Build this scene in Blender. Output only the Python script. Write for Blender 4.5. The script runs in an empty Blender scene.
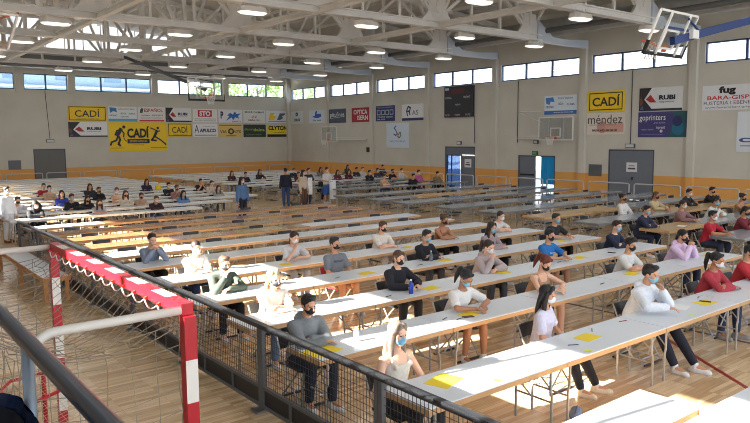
import bpy, math, random
import numpy as np
from mathutils import Vector, Matrix, Euler
random.seed(7)
C = bpy.context.scene.collection
V = Vector
PI = math.pi

LAMP_E = 26.; SUN_E = 60.; SKY_E = 3.0; EXPO = -.05; GABLE_E = 1.3; LAMP_GLOW = 1.3

# ------------------------------------------------------------------ materials
_m = {}
def mat(name, col, rough=.6, metal=0., noise=0., nscale=8., emit=0., spec=None, bump=0.):
    key = (name, tuple(col), rough, metal, noise, emit)
    if key in _m: return _m[key]
    m = bpy.data.materials.new(name); m.use_nodes = True
    nt = m.node_tree; b = nt.nodes['Principled BSDF']
    c = (col[0], col[1], col[2], 1)
    b.inputs['Base Color'].default_value = c
    b.inputs['Roughness'].default_value = rough
    b.inputs['Metallic'].default_value = metal
    if spec is not None: b.inputs['Specular IOR Level'].default_value = spec
    if noise or bump:
        tc = nt.nodes.new('ShaderNodeTexCoord'); n = nt.nodes.new('ShaderNodeTexNoise')
        n.inputs['Scale'].default_value = nscale; n.inputs['Detail'].default_value = 5
        nt.links.new(tc.outputs['Object'], n.inputs['Vector'])
        if noise:
            r = nt.nodes.new('ShaderNodeValToRGB')
            r.color_ramp.elements[0].position = .3; r.color_ramp.elements[1].position = .7
            r.color_ramp.elements[0].color = tuple(max(0, x*(1-noise)) for x in col)+(1,)
            r.color_ramp.elements[1].color = tuple(min(1, x*(1+noise)) for x in col)+(1,)
            nt.links.new(n.outputs['Fac'], r.inputs['Fac']); nt.links.new(r.outputs['Color'], b.inputs['Base Color'])
        if bump:
            bp = nt.nodes.new('ShaderNodeBump'); bp.inputs['Strength'].default_value = bump; bp.inputs['Distance'].default_value = .01
            nt.links.new(n.outputs['Fac'], bp.inputs['Height']); nt.links.new(bp.outputs['Normal'], b.inputs['Normal'])
    if emit:
        b.inputs['Emission Color'].default_value = c; b.inputs['Emission Strength'].default_value = emit
    _m[key] = m
    return m

def s2l(r, g, b):
    f = lambda x: (x/12.92 if x <= .04045 else ((x+.055)/1.055)**2.4)
    return (f(r/255), f(g/255), f(b/255))

def wall_material():
    m = bpy.data.materials.new('painted_wall'); m.use_nodes = True
    nt = m.node_tree; b = nt.nodes['Principled BSDF']; b.inputs['Roughness'].default_value = .7
    g = nt.nodes.new('ShaderNodeNewGeometry'); sx = nt.nodes.new('ShaderNodeSeparateXYZ')
    nt.links.new(g.outputs['Position'], sx.inputs[0])
    lt = nt.nodes.new('ShaderNodeMath'); lt.operation = 'LESS_THAN'; lt.inputs[1].default_value = 1.22
    nt.links.new(sx.outputs['Z'], lt.inputs[0])
    n = nt.nodes.new('ShaderNodeTexNoise'); n.inputs['Scale'].default_value = .7; n.inputs['Detail'].default_value = 6
    nt.links.new(g.outputs['Position'], n.inputs['Vector'])
    r = nt.nodes.new('ShaderNodeValToRGB')
    r.color_ramp.elements[0].position = .3; r.color_ramp.elements[1].position = .7
    r.color_ramp.elements[0].color = s2l(200, 197, 186)+(1,); r.color_ramp.elements[1].color = s2l(210, 207, 197)+(1,)
    nt.links.new(n.outputs['Fac'], r.inputs['Fac'])
    mx = nt.nodes.new('ShaderNodeMix'); mx.data_type = 'RGBA'
    nt.links.new(lt.outputs[0], mx.inputs['Factor']); nt.links.new(r.outputs['Color'], mx.inputs['A'])
    mx.inputs['B'].default_value = s2l(226, 168, 92)+(1,)
    nt.links.new(mx.outputs['Result'], b.inputs['Base Color'])
    return m

def floor_material():
    m = bpy.data.materials.new('parquet'); m.use_nodes = True
    nt = m.node_tree; b = nt.nodes['Principled BSDF']
    b.inputs['Roughness'].default_value = .22
    g = nt.nodes.new('ShaderNodeNewGeometry'); mp = nt.nodes.new('ShaderNodeMapping')
    nt.links.new(g.outputs['Position'], mp.inputs['Vector'])
    br = nt.nodes.new('ShaderNodeTexBrick')
    br.inputs['Scale'].default_value = 1.0; br.inputs['Brick Width'].default_value = .52; br.inputs['Row Height'].default_value = .065
    br.inputs['Mortar Size'].default_value = .0009; br.inputs['Bias'].default_value = 0.0
    br.offset = .37; br.offset_frequency = 1
    br.inputs['Color1'].default_value = s2l(230, 203, 163)+(1,); br.inputs['Color2'].default_value = s2l(190, 157, 116)+(1,)
    br.inputs['Mortar'].default_value = s2l(150, 120, 86)+(1,)
    nt.links.new(mp.outputs['Vector'], br.inputs['Vector'])
    n = nt.nodes.new('ShaderNodeTexNoise'); n.inputs['Scale'].default_value = 2.5; n.inputs['Detail'].default_value = 6
    mp2 = nt.nodes.new('ShaderNodeMapping'); mp2.inputs['Scale'].default_value = (1.2, 14, 1)
    nt.links.new(g.outputs['Position'], mp2.inputs['Vector']); nt.links.new(mp2.outputs['Vector'], n.inputs['Vector'])
    mx = nt.nodes.new('ShaderNodeMix'); mx.data_type = 'RGBA'; mx.blend_type = 'OVERLAY'
    mx.inputs['Factor'].default_value = .35
    nt.links.new(br.outputs['Color'], mx.inputs['A']); nt.links.new(n.outputs['Fac'], mx.inputs['B'])
    nt.links.new(mx.outputs['Result'], b.inputs['Base Color'])
    return m

def deck_material():
    m = bpy.data.materials.new('roof_deck'); m.use_nodes = True
    nt = m.node_tree; b = nt.nodes['Principled BSDF']; b.inputs['Roughness'].default_value = .6
    b.inputs['Base Color'].default_value = s2l(200, 196, 188)+(1,)
    g = nt.nodes.new('ShaderNodeNewGeometry'); w = nt.nodes.new('ShaderNodeTexWave')
    w.bands_direction = 'Y'; w.inputs['Scale'].default_value = 1.2
    nt.links.new(g.outputs['Position'], w.inputs['Vector'])
    bp = nt.nodes.new('ShaderNodeBump'); bp.inputs['Strength'].default_value = .6; bp.inputs['Distance'].default_value = .05
    nt.links.new(w.outputs['Fac'], bp.inputs['Height']); nt.links.new(bp.outputs['Normal'], b.inputs['Normal'])
    return m

def glass_material(tint=(1, 1, 1), gloss=.08):
    m = bpy.data.materials.new('window_glass'); m.use_nodes = True
    nt = m.node_tree; nt.nodes.remove(nt.nodes['Principled BSDF'])
    t = nt.nodes.new('ShaderNodeBsdfTransparent'); t.inputs['Color'].default_value = tint+(1,)
    gl = nt.nodes.new('ShaderNodeBsdfGlossy'); gl.inputs['Roughness'].default_value = .03
    mx = nt.nodes.new('ShaderNodeMixShader'); mx.inputs[0].default_value = gloss
    nt.links.new(t.outputs[0], mx.inputs[1]); nt.links.new(gl.outputs[0], mx.inputs[2])
    nt.links.new(mx.outputs[0], nt.nodes['Material Output'].inputs['Surface'])
    return m

def cloth(col): return mat('cloth', col, .85, noise=.08, nscale=30)

# ------------------------------------------------------------------ mesh builder
class MB:
    def __init__(s): s.v = []; s.f = []; s.mi = []
    def add(s, vs, fs, mi=0):
        o = len(s.v); s.v.extend([tuple(p) for p in vs])
        s.f.extend([tuple(i+o for i in f) for f in fs]); s.mi.extend([mi]*len(fs))
        return s
    def box(s, a, b, mi=0, M=None):
        x0, y0, z0 = a; x1, y1, z1 = b
        vs = [V((x, y, z)) for z in (z0, z1) for y in (y0, y1) for x in (x0, x1)]
        if M is not None: vs = [M @ p for p in vs]
        return s.add(vs, [(0, 2, 3, 1), (4, 5, 7, 6), (0, 1, 5, 4), (2, 6, 7, 3), (0, 4, 6, 2), (1, 3, 7, 5)], mi)
    def bar(s, p0, p1, w, h, up=(0, 0, 1), mi=0):
        p0 = V(p0); p1 = V(p1); d = (p1-p0); L = d.length; d.normalize()
        u = V(up); r = d.cross(u)
        if r.length < 1e-4: r = d.cross(V((1, 0, 0)))
        r.normalize(); u = r.cross(d)
        vs = []
        for p in (p0, p1):
            for a, b in ((-1, -1), (1, -1), (1, 1), (-1, 1)):
                vs.append(p+r*(a*w/2)+u*(b*h/2))
        return s.add(vs, [(3, 2, 1, 0), (4, 5, 6, 7), (0, 1, 5, 4), (1, 2, 6, 5), (2, 3, 7, 6), (3, 0, 4, 7)], mi)
    def tube(s, pts, r, n=8, mi=0, closed=False, caps=True):
        pts = [V(p) for p in pts]; N = len(pts)
        rs = r if isinstance(r, (list, tuple)) else [r]*N
        vs = []; fs = []
        prev = None
        for i, p in enumerate(pts):
            if closed: d = pts[(i+1) % N]-pts[i-1]
            else: d = pts[min(i+1, N-1)]-pts[max(i-1, 0)]
            d.normalize()
            if prev is None:
                a = d.cross(V((0, 0, 1)))
                if a.length < .05: a = d.cross(V((0, 1, 0)))
            else:
                a = prev-d*prev.dot(d)
            a.normalize(); prev = a; b = d.cross(a)
            for k in range(n):
                t = 2*PI*k/n; vs.append(p+(a*math.cos(t)+b*math.sin(t))*rs[i])
        M_ = N if closed else N-1
        for i in range(M_):
            j = (i+1) % N
            for k in range(n):
                l = (k+1) % n; fs.append((i*n+k, i*n+l, j*n+l, j*n+k))
        if caps and not closed:
            fs.append(tuple(range(n))[::-1]); fs.append(tuple((N-1)*n+k for k in range(n)))
        return s.add(vs, fs, mi)
    def cap(s, p0, p1, r0, r1, n=12, mi=0, flat=False):
        p0 = V(p0); p1 = V(p1); d = (p1-p0)
        if d.length < 1e-5: return s.ell(p0, (r0, r0, r0))
        d.normalize(); pts = []; rs = []
        if flat: pts = [p0, p1]; rs = [r0, r1]
        else:
            for a in (80, 55, 28): pts.append(p0-d*r0*math.sin(math.radians(a))); rs.append(r0*math.cos(math.radians(a)))
            pts.append(p0); rs.append(r0); pts.append(p1); rs.append(r1)
            for a in (28, 55, 80): pts.append(p1+d*r1*math.sin(math.radians(a))); rs.append(r1*math.cos(math.radians(a)))
        return s.tube(pts, rs, n, mi)
    def ell(s, c, r, M=None, nu=14, nv=9, mi=0):
        c = V(c); vs = []; fs = []
        for i in range(1, nv):
            t = PI*i/nv
            for k in range(nu):
                a = 2*PI*k/nu
                vs.append(V((r[0]*math.sin(t)*math.cos(a), r[1]*math.sin(t)*math.sin(a), r[2]*math.cos(t))))
        vs.append(V((0, 0, r[2]))); vs.append(V((0, 0, -r[2])))
        for i in range(nv-2):
            for k in range(nu):
                l = (k+1) % nu; fs.append((i*nu+k, (i+1)*nu+k, (i+1)*nu+l, i*nu+l))
        T = len(vs)-2
        for k in range(nu):
            l = (k+1) % nu; fs.append((T, k, l)); fs.append((T+1, (nv-2)*nu+l, (nv-2)*nu+k))
        vs = [(M @ p if M is not None else p)+c for p in vs]
        return s.add(vs, fs, mi)
    def loft(s, rings, n=16, mi=0):
        # rings: (centre, side vector, front vector)
        vs = []; fs = []
        for c, a, b in rings:
            for k in range(n):
                t = 2*PI*k/n; vs.append(V(c)+V(a)*math.cos(t)+V(b)*math.sin(t))
        N = len(rings)
        for i in range(N-1):
            for k in range(n):
                l = (k+1) % n; fs.append((i*n+k, i*n+l, (i+1)*n+l, (i+1)*n+k))
        fs.append(tuple(range(n))[::-1]); fs.append(tuple((N-1)*n+k for k in range(n)))
        return s.add(vs, fs, mi)
    def prism(s, poly, y0, y1, mi=0, M=None):
        # polygon in x,z extruded along y
        n = len(poly)
        vs = [V((x, y0, z)) for x, z in poly]+[V((x, y1, z)) for x, z in poly]
        if M is not None: vs = [M @ p for p in vs]
        fs = [tuple(range(n)), tuple(range(2*n-1, n-1, -1))]
        for i in range(n):
            j = (i+1) % n; fs.append((j, i, n+i, n+j))
        return s.add(vs, fs, mi)
    def tf(s, M):
        s.v = [tuple(M @ V(p)) for p in s.v]; return s
    def join(s, o, M=None):
        return s.add([M @ V(p) for p in o.v] if M is not None else o.v, o.f)
    def mesh(s, name, mats=(), smooth=False):
        me = bpy.data.meshes.new(name); me.from_pydata(s.v, [], s.f)
        for m in mats: me.materials.append(m)
        if any(s.mi): me.polygons.foreach_set('material_index', s.mi)
        if smooth: me.polygons.foreach_set('use_smooth', [True]*len(me.polygons))
        me.update(); return me
    def build(s, name, m, parent=None, smooth=False, **k):
        mats = m if isinstance(m, (list, tuple)) else [m]
        return link(name, s.mesh(name, mats, smooth), parent, **k)

def link(name, me, parent=None, loc=None, rot=None, m=None):
    o = bpy.data.objects.new(name, me); C.objects.link(o)
    if parent is not None: o.parent = parent
    if loc is not None: o.location = loc
    if rot is not None: o.rotation_euler = rot
    if m is not None:
        o.material_slots[0].link = 'OBJECT'; o.material_slots[0].material = m
    return o
def tag(o, label, cat, group=None, kind=None):
    o['label'] = label; o['category'] = cat
    if group: o['group'] = group
    if kind: o['kind'] = kind
    return o
def empty(name, loc=(0, 0, 0), rz=0, label=None, cat=None, group=None):
    o = bpy.data.objects.new(name, None); C.objects.link(o); o.location = loc; o.rotation_euler = (0, 0, rz)
    o.empty_display_size = .2
    if label: tag(o, label, cat, group)
    return o
def struct(name, mb, m, **k):
    o = mb.build(name, m, **k); o['kind'] = 'structure'; return o
def copy_tree(o, parent=None, only=None):
    c = o.copy(); C.objects.link(c)
    if parent is not None: c.parent = parent
    for ch in KIDS.get(o.name, []):
        copy_tree(ch, c)
    return c
KIDS = {}
def kids(o, lst):
    KIDS[o.name] = lst; return o
def remesh(mb, voxel, it=3, name='m'):
    me = mb.mesh(name); o = bpy.data.objects.new('tmp', me); C.objects.link(o)
    md = o.modifiers.new('r', 'REMESH'); md.mode = 'VOXEL'; md.voxel_size = voxel
    sm = o.modifiers.new('s', 'SMOOTH'); sm.factor = .5; sm.iterations = it
    dg = bpy.context.evaluated_depsgraph_get()
    out = bpy.data.meshes.new_from_object(o.evaluated_get(dg))
    out.name = name
    out.polygons.foreach_set('use_smooth', [True]*len(out.polygons))
    bpy.data.objects.remove(o); bpy.data.meshes.remove(me)
    out.materials.clear(); out.materials.append(None)
    return out
ORD = ['', 'first', 'second', 'third', 'fourth', 'fifth', 'sixth', 'seventh', 'eighth', 'ninth', 'tenth', 'eleventh', 'twelfth', 'thirteenth',
       'fourteenth', 'fifteenth', 'sixteenth', 'seventeenth', 'eighteenth', 'nineteenth', 'twentieth', 'twenty-first', 'twenty-second', 'twenty-third', 'twenty-fourth', 'twenty-fifth', 'twenty-sixth', 'twenty-seventh', 'twenty-eighth', 'twenty-ninth', 'thirtieth']

M_white = mat('white_paint', s2l(225, 224, 220), .45)
M_steel = mat('grey_steel', s2l(150, 152, 155), .35, .8)
M_dark = mat('dark_grey_metal', s2l(72, 76, 82), .45, .4)
M_black = mat('black_plastic', s2l(28, 28, 31), .5)
M_truss = mat('truss_paint', s2l(222, 220, 216), .55, noise=.05, nscale=2)
M_haunch = mat('haunch_paint', s2l(190, 198, 210), .5)
M_wall = wall_material()
M_glass = glass_material()
M_frame = mat('blue_grey_frame', s2l(70, 92, 128), .4, .2)

# ------------------------------------------------------------------ setting
XR, YL, XB, YB = 30.0, 49.3, -7.4, -8.0
PIL = [49.2-5.8*k+.0 for k in range(10)]
PIL = [43.7, 38.05, 32.1, 26.5, 20.6, 15.0, 9.1, 3.2, -2.6]
def holed_wall(name, axis, pos, th, s0, s1, z1, holes):
    S = sorted({s0, s1, *[h[0] for h in holes], *[h[1] for h in holes]})
    Z = sorted({0, z1, *[h[2] for h in holes], *[h[3] for h in holes]})
    mb = MB()
    for i in range(len(S)-1):
        run = None
        for j in range(len(Z)-1):
            sc = (S[i]+S[i+1])/2; zc = (Z[j]+Z[j+1])/2
            if any(h[0] < sc < h[1] and h[2] < zc < h[3] for h in holes): continue
            if axis == 'x': mb.box((pos, S[i], Z[j]), (pos+th, S[i+1], Z[j+1]))
            else: mb.box((S[i], pos, Z[j]), (S[i+1], pos+th, Z[j+1]))
    return struct(name, mb, M_wall)
WR = [(43.85, 48.95), (38.4, 43.3), (32.65, 37.64), (26.93, 31.9), (21.1, 26.29), (15.5, 20.35), (9.6, 14.7), (3.8, 8.7), (-2, 2.8)]
WL = [(3.9, 9.5), (10.06, 12.73), (13.21, 18.44), (18.92, 24.03), (24.58, 29.63), (-2.5, 3.3)]
D1 = (28.22, 30.78, 0, 2.5); D2 = (22.45, 24.95, 0, 2.05); D3 = (16.88, 19.28, 0, 2.42); DL = (10.38, 12.37, 0, 2.5)
ZW = (6.17, 7.08); ZB_ = (6.31, 7.42)
holed_wall('wall_right', 'x', XR, .3, YB, YL+.3, 9.5, [(a, b, *ZW) for a, b in WR]+[D1, D2, D3])
holed_wall('wall_left', 'y', YL, .3, XB, XR, 11.5, [(a, b, 6.38, 7.42) for a, b in WL]+[DL, (-1.5, 22.2, 8.85, 11.1)])
WB = [(PIL[i+1]+.12, PIL[i]-.88) for i in range(len(PIL)-1)]
holed_wall('wall_rear', 'x', XB-.3, .3, YB, YL+.3, 9.5, [(a, b, *ZB_) for a, b in WB])
n_win = [0]
def window(axis, pos, a, b, z0, z1, panes, glass=True, fm=M_frame):
    n_win[0] += 1
    mb = MB(); t = .1; d0, d1 = pos+.08, pos+.17
    def bx(s0, s1, c0, c1):
        if axis == 'x': mb.box((d0, s0, c0), (d1, s1, c1))
        else: mb.box((s0, d0, c0), (s1, d1, c1))
    bx(a, b, z0, z0+t*.7); bx(a, b, z1-t*.7, z1)
    for i in range(panes+1):
        c = a+(b-a)*i/panes
        lo = max(a, c-t/2); hi = min(b, c+t/2); bx(lo, hi, z0, z1)
    o = struct('window_%d' % n_win[0], mb, fm)
    if glass:
        g = MB()
        if axis == 'x': g.box((pos+.115, a, z0), (pos+.13, b, z1))
        else: g.box((a, pos+.115, z0), (b, pos+.13, z1))
        g.build('window_pane', M_glass, o)
    return o
for a, b in WR[:8]: window('x', XR, a, b, *ZW, 3)
for a, b in WL[:5]: window('y', YL, a, b, 6.38, 7.42, 2 if b-a < 3 else 3)
for a, b in WB: window('x', XB-.3, a, b, *ZB_, 3, glass=False)
# pilasters
for k, y in enumerate((43.58, 38.02, 32.3, 26.62, 20.74, 15.12, 9.15, 3.3)):
    struct('column', MB().box((XR-.2, y-.16, 0), (XR, y+.16, 7.5)), M_wall)
for k, x in enumerate((3.6, 9.78, 12.97, 18.68, 24.3)):
    struct('column', MB().box((x-.22, YL-.14, 6.2), (x+.22, YL, 8.7)), M_wall)
struct('column', MB().box((XR-.3, YL-.3, 0), (XR, YL, 8.3)), M_wall)
struct('floor', MB().box((XB-.3, YB, -.2), (XR+.3, YL+.3, 0)), floor_material())
struct('ground', MB().box((XR+.3, -40, -.25), (90, 120, -.05)).box((-60, YL+.3, -.25), (XR+.3, 120, -.05)), mat('concrete_paving', s2l(205, 205, 200), .9))
# thresholds of the doorways are part of the paving outside
# roof: two slopes, unseen overhang past the banner wall added to shade its windows
XC = (XR+XB)/2
def zr(x): return 9.46+.1*(min(XR-x, x-XB))
mb = MB()
def slope(x0, x1, y0, y1, m=0, t=.18, dz=0):
    mb.add([(x0, y0, zr(x0)+dz), (x1, y0, zr(x1)+dz), (x1, y1, zr(x1)+dz), (x0, y1, zr(x0)+dz),
            (x0, y0, zr(x0)+dz+t), (x1, y0, zr(x1)+dz+t), (x1, y1, zr(x1)+dz+t), (x0, y1, zr(x0)+dz+t)],
           [(0, 1, 2, 3), (7, 6, 5, 4), (0, 4, 5, 1), (1, 5, 6, 2), (2, 6, 7, 3), (3, 7, 4, 0)], m)
slope(XB-.6, XC, YB, YL+1.7); slope(XC, XR+.6, YB, YL+1.7)
struct('ceiling', mb, deck_material())
# translucent glazing high in the gable of the banner wall; daylight put in as emission
M_sky = mat('translucent_glazing', s2l(240, 244, 250), .5, emit=GABLE_E)
n_win[0] += 1
o = struct('window_%d' % n_win[0], MB().box((-1.5, YL+.12, 8.85), (22.2, YL+.16, 11.1)), M_sky)
g = MB()
x = -1.5
while x < 22.3:
    g.box((x-.03, YL+.04, 8.85), (x+.03, YL+.12, 11.1)); x += 1.185
g.box((-1.5, YL+.02, 8.85), (22.2, YL+.12, 8.95)).box((-1.5, YL+.02, 10.98), (22.2, YL+.12, 11.1)).build('window_frame', M_truss, o)
x = XB+1.4
while x < XR-.5:
    struct('beam', MB().box((x-.05, YB, zr(x)-.16), (x+.05, YL, zr(x)-.01)), M_truss); x += 1.9
# doors
def door(axis_rect, leaves, name, m):
    y0, y1, z0, z1 = axis_rect
    mb = MB().box((XR+.02, y0, 0), (XR+.14, y0+.07, z1)).box((XR+.02, y1-.07, 0), (XR+.14, y1, z1)).box((XR+.02, y0, z1-.07), (XR+.14, y1, z1))
    return struct(name, mb, m)
M_door = mat('grey_blue_door', s2l(112, 120, 132), .45, noise=.03)
M_doord = mat('dark_grey_door', s2l(78, 82, 92), .45)
d = door(D1, 0, 'door_1', M_doord)
MB().box((XR+.05, D1[0]+.07, 2.0), (XR+.1, D1[1]-.07, 2.43)).build('transom_panel', M_door, d)
MB().box((XR+.04, D1[0]+.07, .02), (XR+.1, D1[0]+1.17, 1.98)).build('door_leaf', M_door, d)
g = MB().box((XR+.06, D1[0]+1.3, .1), (XR+.075, D1[1]-.12, 1.95)); g.build('glass_leaf', glass_material((.24, .31, .44)), d)
f = MB()
for s in (D1[0]+1.17, D1[1]-.13, D1[1]-.55): f.box((XR+.04, s, 0), (XR+.1, s+.07, 1.98))
f.box((XR+.04, D1[0]+1.17, 0), (XR+.1, D1[1]-.07, .1)).box((XR+.04, D1[0]+1.17, 1.93), (XR+.1, D1[1]-.07, 2.0))
f.build('leaf_frame', M_frame, d)
d = door(D2, 0, 'door_2', M_doord)
l = MB().box((XR+.04, 23.78, .02), (XR+.1, D2[1]-.07, 1.98)).build('door_leaf', M_door, d)
MB().box((XR-.02, 23.85, .95), (XR+.04, 24.8, 1.03)).build('push_bar', M_black, l)
c = MB(); pts = []
n = 24
for i in range(n+1):
    t = i/n; pts.append((XR+.2+.025*math.sin(t*30), D2[0]+.08+.98*t))
for i in range(n):
    (xa, ya), (xb, yb) = pts[i], pts[i+1]
    c.add([(xa, ya, .5), (xb, yb, .5), (xb, yb, 1.98), (xa, ya, 1.98), (xa+.01, ya, .5), (xb+.01, yb, .5), (xb+.01, yb, 1.98), (xa+.01, ya, 1.98)],
          [(0, 1, 2, 3), (7, 6, 5, 4), (0, 4, 5, 1), (3, 2, 6, 7)])
def curtain_mat():
    m = bpy.data.materials.new('blue_sheet'); m.use_nodes = True; nt = m.node_tree
    nt.nodes.remove(nt.nodes['Principled BSDF'])
    a = nt.nodes.new('ShaderNodeBsdfTranslucent'); b = nt.nodes.new('ShaderNodeBsdfDiffuse'); t = nt.nodes.new('ShaderNodeMixShader')
    for x in (a, b): x.inputs['Color'].default_value = s2l(64, 160, 192)+(1,)
    t.inputs[0].default_value = .45
    nt.links.new(b.outputs[0], t.inputs[1]); nt.links.new(a.outputs[0], t.inputs[2]); nt.links.new(t.outputs[0], nt.nodes['Material Output'].inputs['Surface'])
    return m
tag(c.build('blue_sheet', curtain_mat()), 'bright blue plastic sheet hanging in the open half of a grey double door', 'sheet')
d = door(D3, 0, 'door_3', M_doord)
for a, b in ((16.95, 18.07), (18.075, 19.21)): MB().box((XR+.03, a, .02), (XR+.09, b, 2.35)).build('door_leaf', M_door, d)
MB().box((XR-.02, 17.95, .98), (XR+.03, 18.0, 1.1)).build('door_handle', M_black, d)
d = struct('door_4', MB().box((DL[0], YL+.02, 0), (DL[0]+.07, YL+.14, 2.5)).box((DL[1]-.07, YL+.02, 0), (DL[1], YL+.14, 2.5)).box((DL[0], YL+.02, 2.43), (DL[1], YL+.14, 2.5)), M_doord)
M_door2 = mat('grey_steel_door', s2l(108, 108, 106), .5)
for a, b in ((10.45, 11.365), (11.37, 12.3)): MB().box((a, YL+.03, .02), (b, YL+.09, 2.43)).build('door_leaf', M_door2, d)

# court lines painted on the parquet
for (a, b, w, col) in (((7.2, 1.55), (9.9, 5.35), .06, (150, 40, 38)), ((10.52, 2.0), (10.52, 22.0), .06, (60, 62, 70))):
    a = V((*a, .002)); b = V((*b, .002)); struct('floor_line', MB().bar(a, b, w, .004), mat('line_paint', s2l(*col), .4))
# ------------------------------------------------------------------ roof trusses
ZB = 7.5
NODES = [-3.6, 2.2, 8.0, 13.8, 19.6, 25.4]
def zt(x): return zr(x)-.2
def make_truss():
    kid = []
    r = empty('roof_truss')
    mb = MB()
    mb.bar((-4.2, 0, ZB+.02), (26.2, 0, ZB+.02), .34, .06).bar((-4.2, 0, ZB+.13), (26.2, 0, ZB+.13), .14, .18).bar((-4.2, 0, ZB+.24), (26.2, 0, ZB+.24), .3, .05)
    kid.append(mb.build('bottom_chord', M_truss, r))
    mb = MB()
    for a, b in ((XB, XC), (XC, XR)): mb.bar((a, 0, zt(a)), (b, 0, zt(b)), .26, .22)
    kid.append(mb.build('top_chord', M_truss, r))
    for x in NODES:
        h = .95; w = 1.15; n = 7
        poly = [(x-w, ZB+.2)]
        poly += [(x-w+(w-.42)*math.sin(t), ZB+.2+h*(1-math.cos(t))) for t in [PI/2*i/n for i in range(n+1)]]
        poly += [(x+.42+(w-.42)*(1-math.cos(t)), ZB+.2+h*(1-math.sin(t))) for t in [PI/2*i/n for i in range(n+1)]]
        top = zt(x)-.1
        poly = [(px, min(pz, top)) for px, pz in poly]
        kid.append(MB().prism(poly, -.06, .06).build('gusset', M_truss, r))
        kid.append(MB().bar((x, 0, ZB+.6), (x, 0, zt(x)), .16, .16, up=(0, 1, 0)).build('post', M_truss, r))
        for sgn in (-1, 1):
            for dx in (1.45, 2.9):
                x1 = x+sgn*dx
                if XB+.5 < x1 < XR-2.2:
                    kid.append(MB().bar((x+sgn*.25, 0, ZB+.5), (x1, 0, zt(x1)), .13, .13, up=(0, 1, 0)).build('diagonal', M_truss, r))
    for i in range(len(NODES)-1):
        xm = (NODES[i]+NODES[i+1])/2
        for dx in (-.9, .9):
            kid.append(MB().bar((xm+dx, 0, ZB+.2), (xm+dx, 0, zt(xm+dx)), .1, .1, up=(0, 1, 0)).build('post', M_truss, r))
    # solid haunches running out to the long walls
    for sg in (1, -1):
        X = lambda v: v if sg == 1 else XB+XR-v
        poly = [(25.9, ZB-.03), (27.6, ZB-.08), (29.82, ZB-.08), (29.82, ZB+.3), (28.2, ZB+.2), (27.0, ZB+.22), (26.4, ZB+.6), (25.9, ZB+.9)]
        kid.append(MB().prism([(X(a), b) for a, b in poly], -.14, .14).build('haunch', M_haunch, r))
    return kids(r, kid)
tr0 = make_truss()
for k, y in enumerate(PIL[:8][::-1]):
    o = tr0 if k == 0 else copy_tree(tr0)
    o.location = (0, y, 0)
    tag(o, 'pale grey steel roof truss with solid gussets, %s counted from the spectator stand' % ORD[k+1], 'roof truss', 'roof trusses across the hall')
ties = None
TY = PIL[:8][::-1]
for i in range(len(TY)-1):
    for jx, x in enumerate((8.0, 13.8, 19.6)):
        L = TY[i+1]-TY[i]-.4
        mb = MB().bar((0, 0, .08), (0, L, .08), .1, .2).bar((0, 0, 0), (0, L, 0), .22, .05).bar((0, 0, .18), (0, L, .18), .22, .05)
        o = mb.build('tie_beam', M_truss); o.location = (x, TY[i]+.2, ZB-.02+.02)
        tag(o, 'pale steel tie beam between %s and %s roof trusses, %s' % (ORD[i+1], ORD[i+2], ('on the mesh fence side', 'over the middle of the hall', 'on the side of the doors')[jx]), 'beam', 'tie beams under the roof')
# lamps
LX = [6.5, 11.05, 15.75, 20.9, 25.4]
M_glow = mat('lamp_diffuser', (1, .97, .9), .4, emit=LAMP_GLOW)
M_house = mat('lamp_housing', s2l(215, 212, 205), .5)
def make_lamp():
    r = empty('ceiling_lamp')
    def octa(w, d, z0, z1, w2, d2, c=.14):
        mb = MB(); rr = []
        for z, a, b in ((z0, w, d), (z1, w2, d2)):
            rr.append([(-a+c, -b, z), (a-c, -b, z), (a, -b+c, z), (a, b-c, z), (a-c, b, z), (-a+c, b, z), (-a, b-c, z), (-a, -b+c, z)])
        vs = rr[0]+rr[1]; fs = [tuple(range(8))[::-1], tuple(range(8, 16))]+[(i, (i+1) % 8, 8+(i+1) % 8, 8+i) for i in range(8)]
        return mb.add(vs, fs)
    h = octa(.5, .27, -.03, .13, .46, .23).build('housing', M_house, r)
    d = octa(.43, .21, -.075, -.03, .48, .25).build('diffuser', M_glow, r)
    b = MB().tube([(-.3, 0, .1), (-.3, 0, .34)], .015, 6).tube([(.3, 0, .1), (.3, 0, .34)], .015, 6).bar((-.35, 0, .14), (.35, 0, .14), .12, .05).build('hanger', M_truss, r)
    return kids(r, [h, d, b])
lamp0 = make_lamp(); first = True
for k, y in enumerate(TY):
    for j, x in enumerate(LX):
        o = lamp0 if first else copy_tree(lamp0); first = False
        o.location = (x, y-.3, 7.2)
        tag(o, 'lit white ceiling lamp below the %s roof truss, %s from the fence side' % (ORD[k+1], ORD[j+1]), 'ceiling lamp', 'lamps hung under the roof trusses')
def lamp_light(x, y, e):
    l = bpy.data.lights.new('lamp_light', 'AREA'); l.shape = 'RECTANGLE'; l.size = 1.0; l.size_y = .5; l.energy = e; l.color = (1, .98, .96)
    o = bpy.data.objects.new('lamp_light', l); C.objects.link(o); o.location = (x, y-.3, 7.08); return o
for y in TY:
    for x in LX: lamp_light(x, y, LAMP_E)
o = MB().box((-5, YL-1.0, 7.75), (27.5, YL-.3, 8.55)).build('ventilation_duct', mat('grey_duct', s2l(120, 122, 124), .5, .3)); tag(o, 'flat grey rectangular duct along the banner wall above its windows', 'duct')
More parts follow.
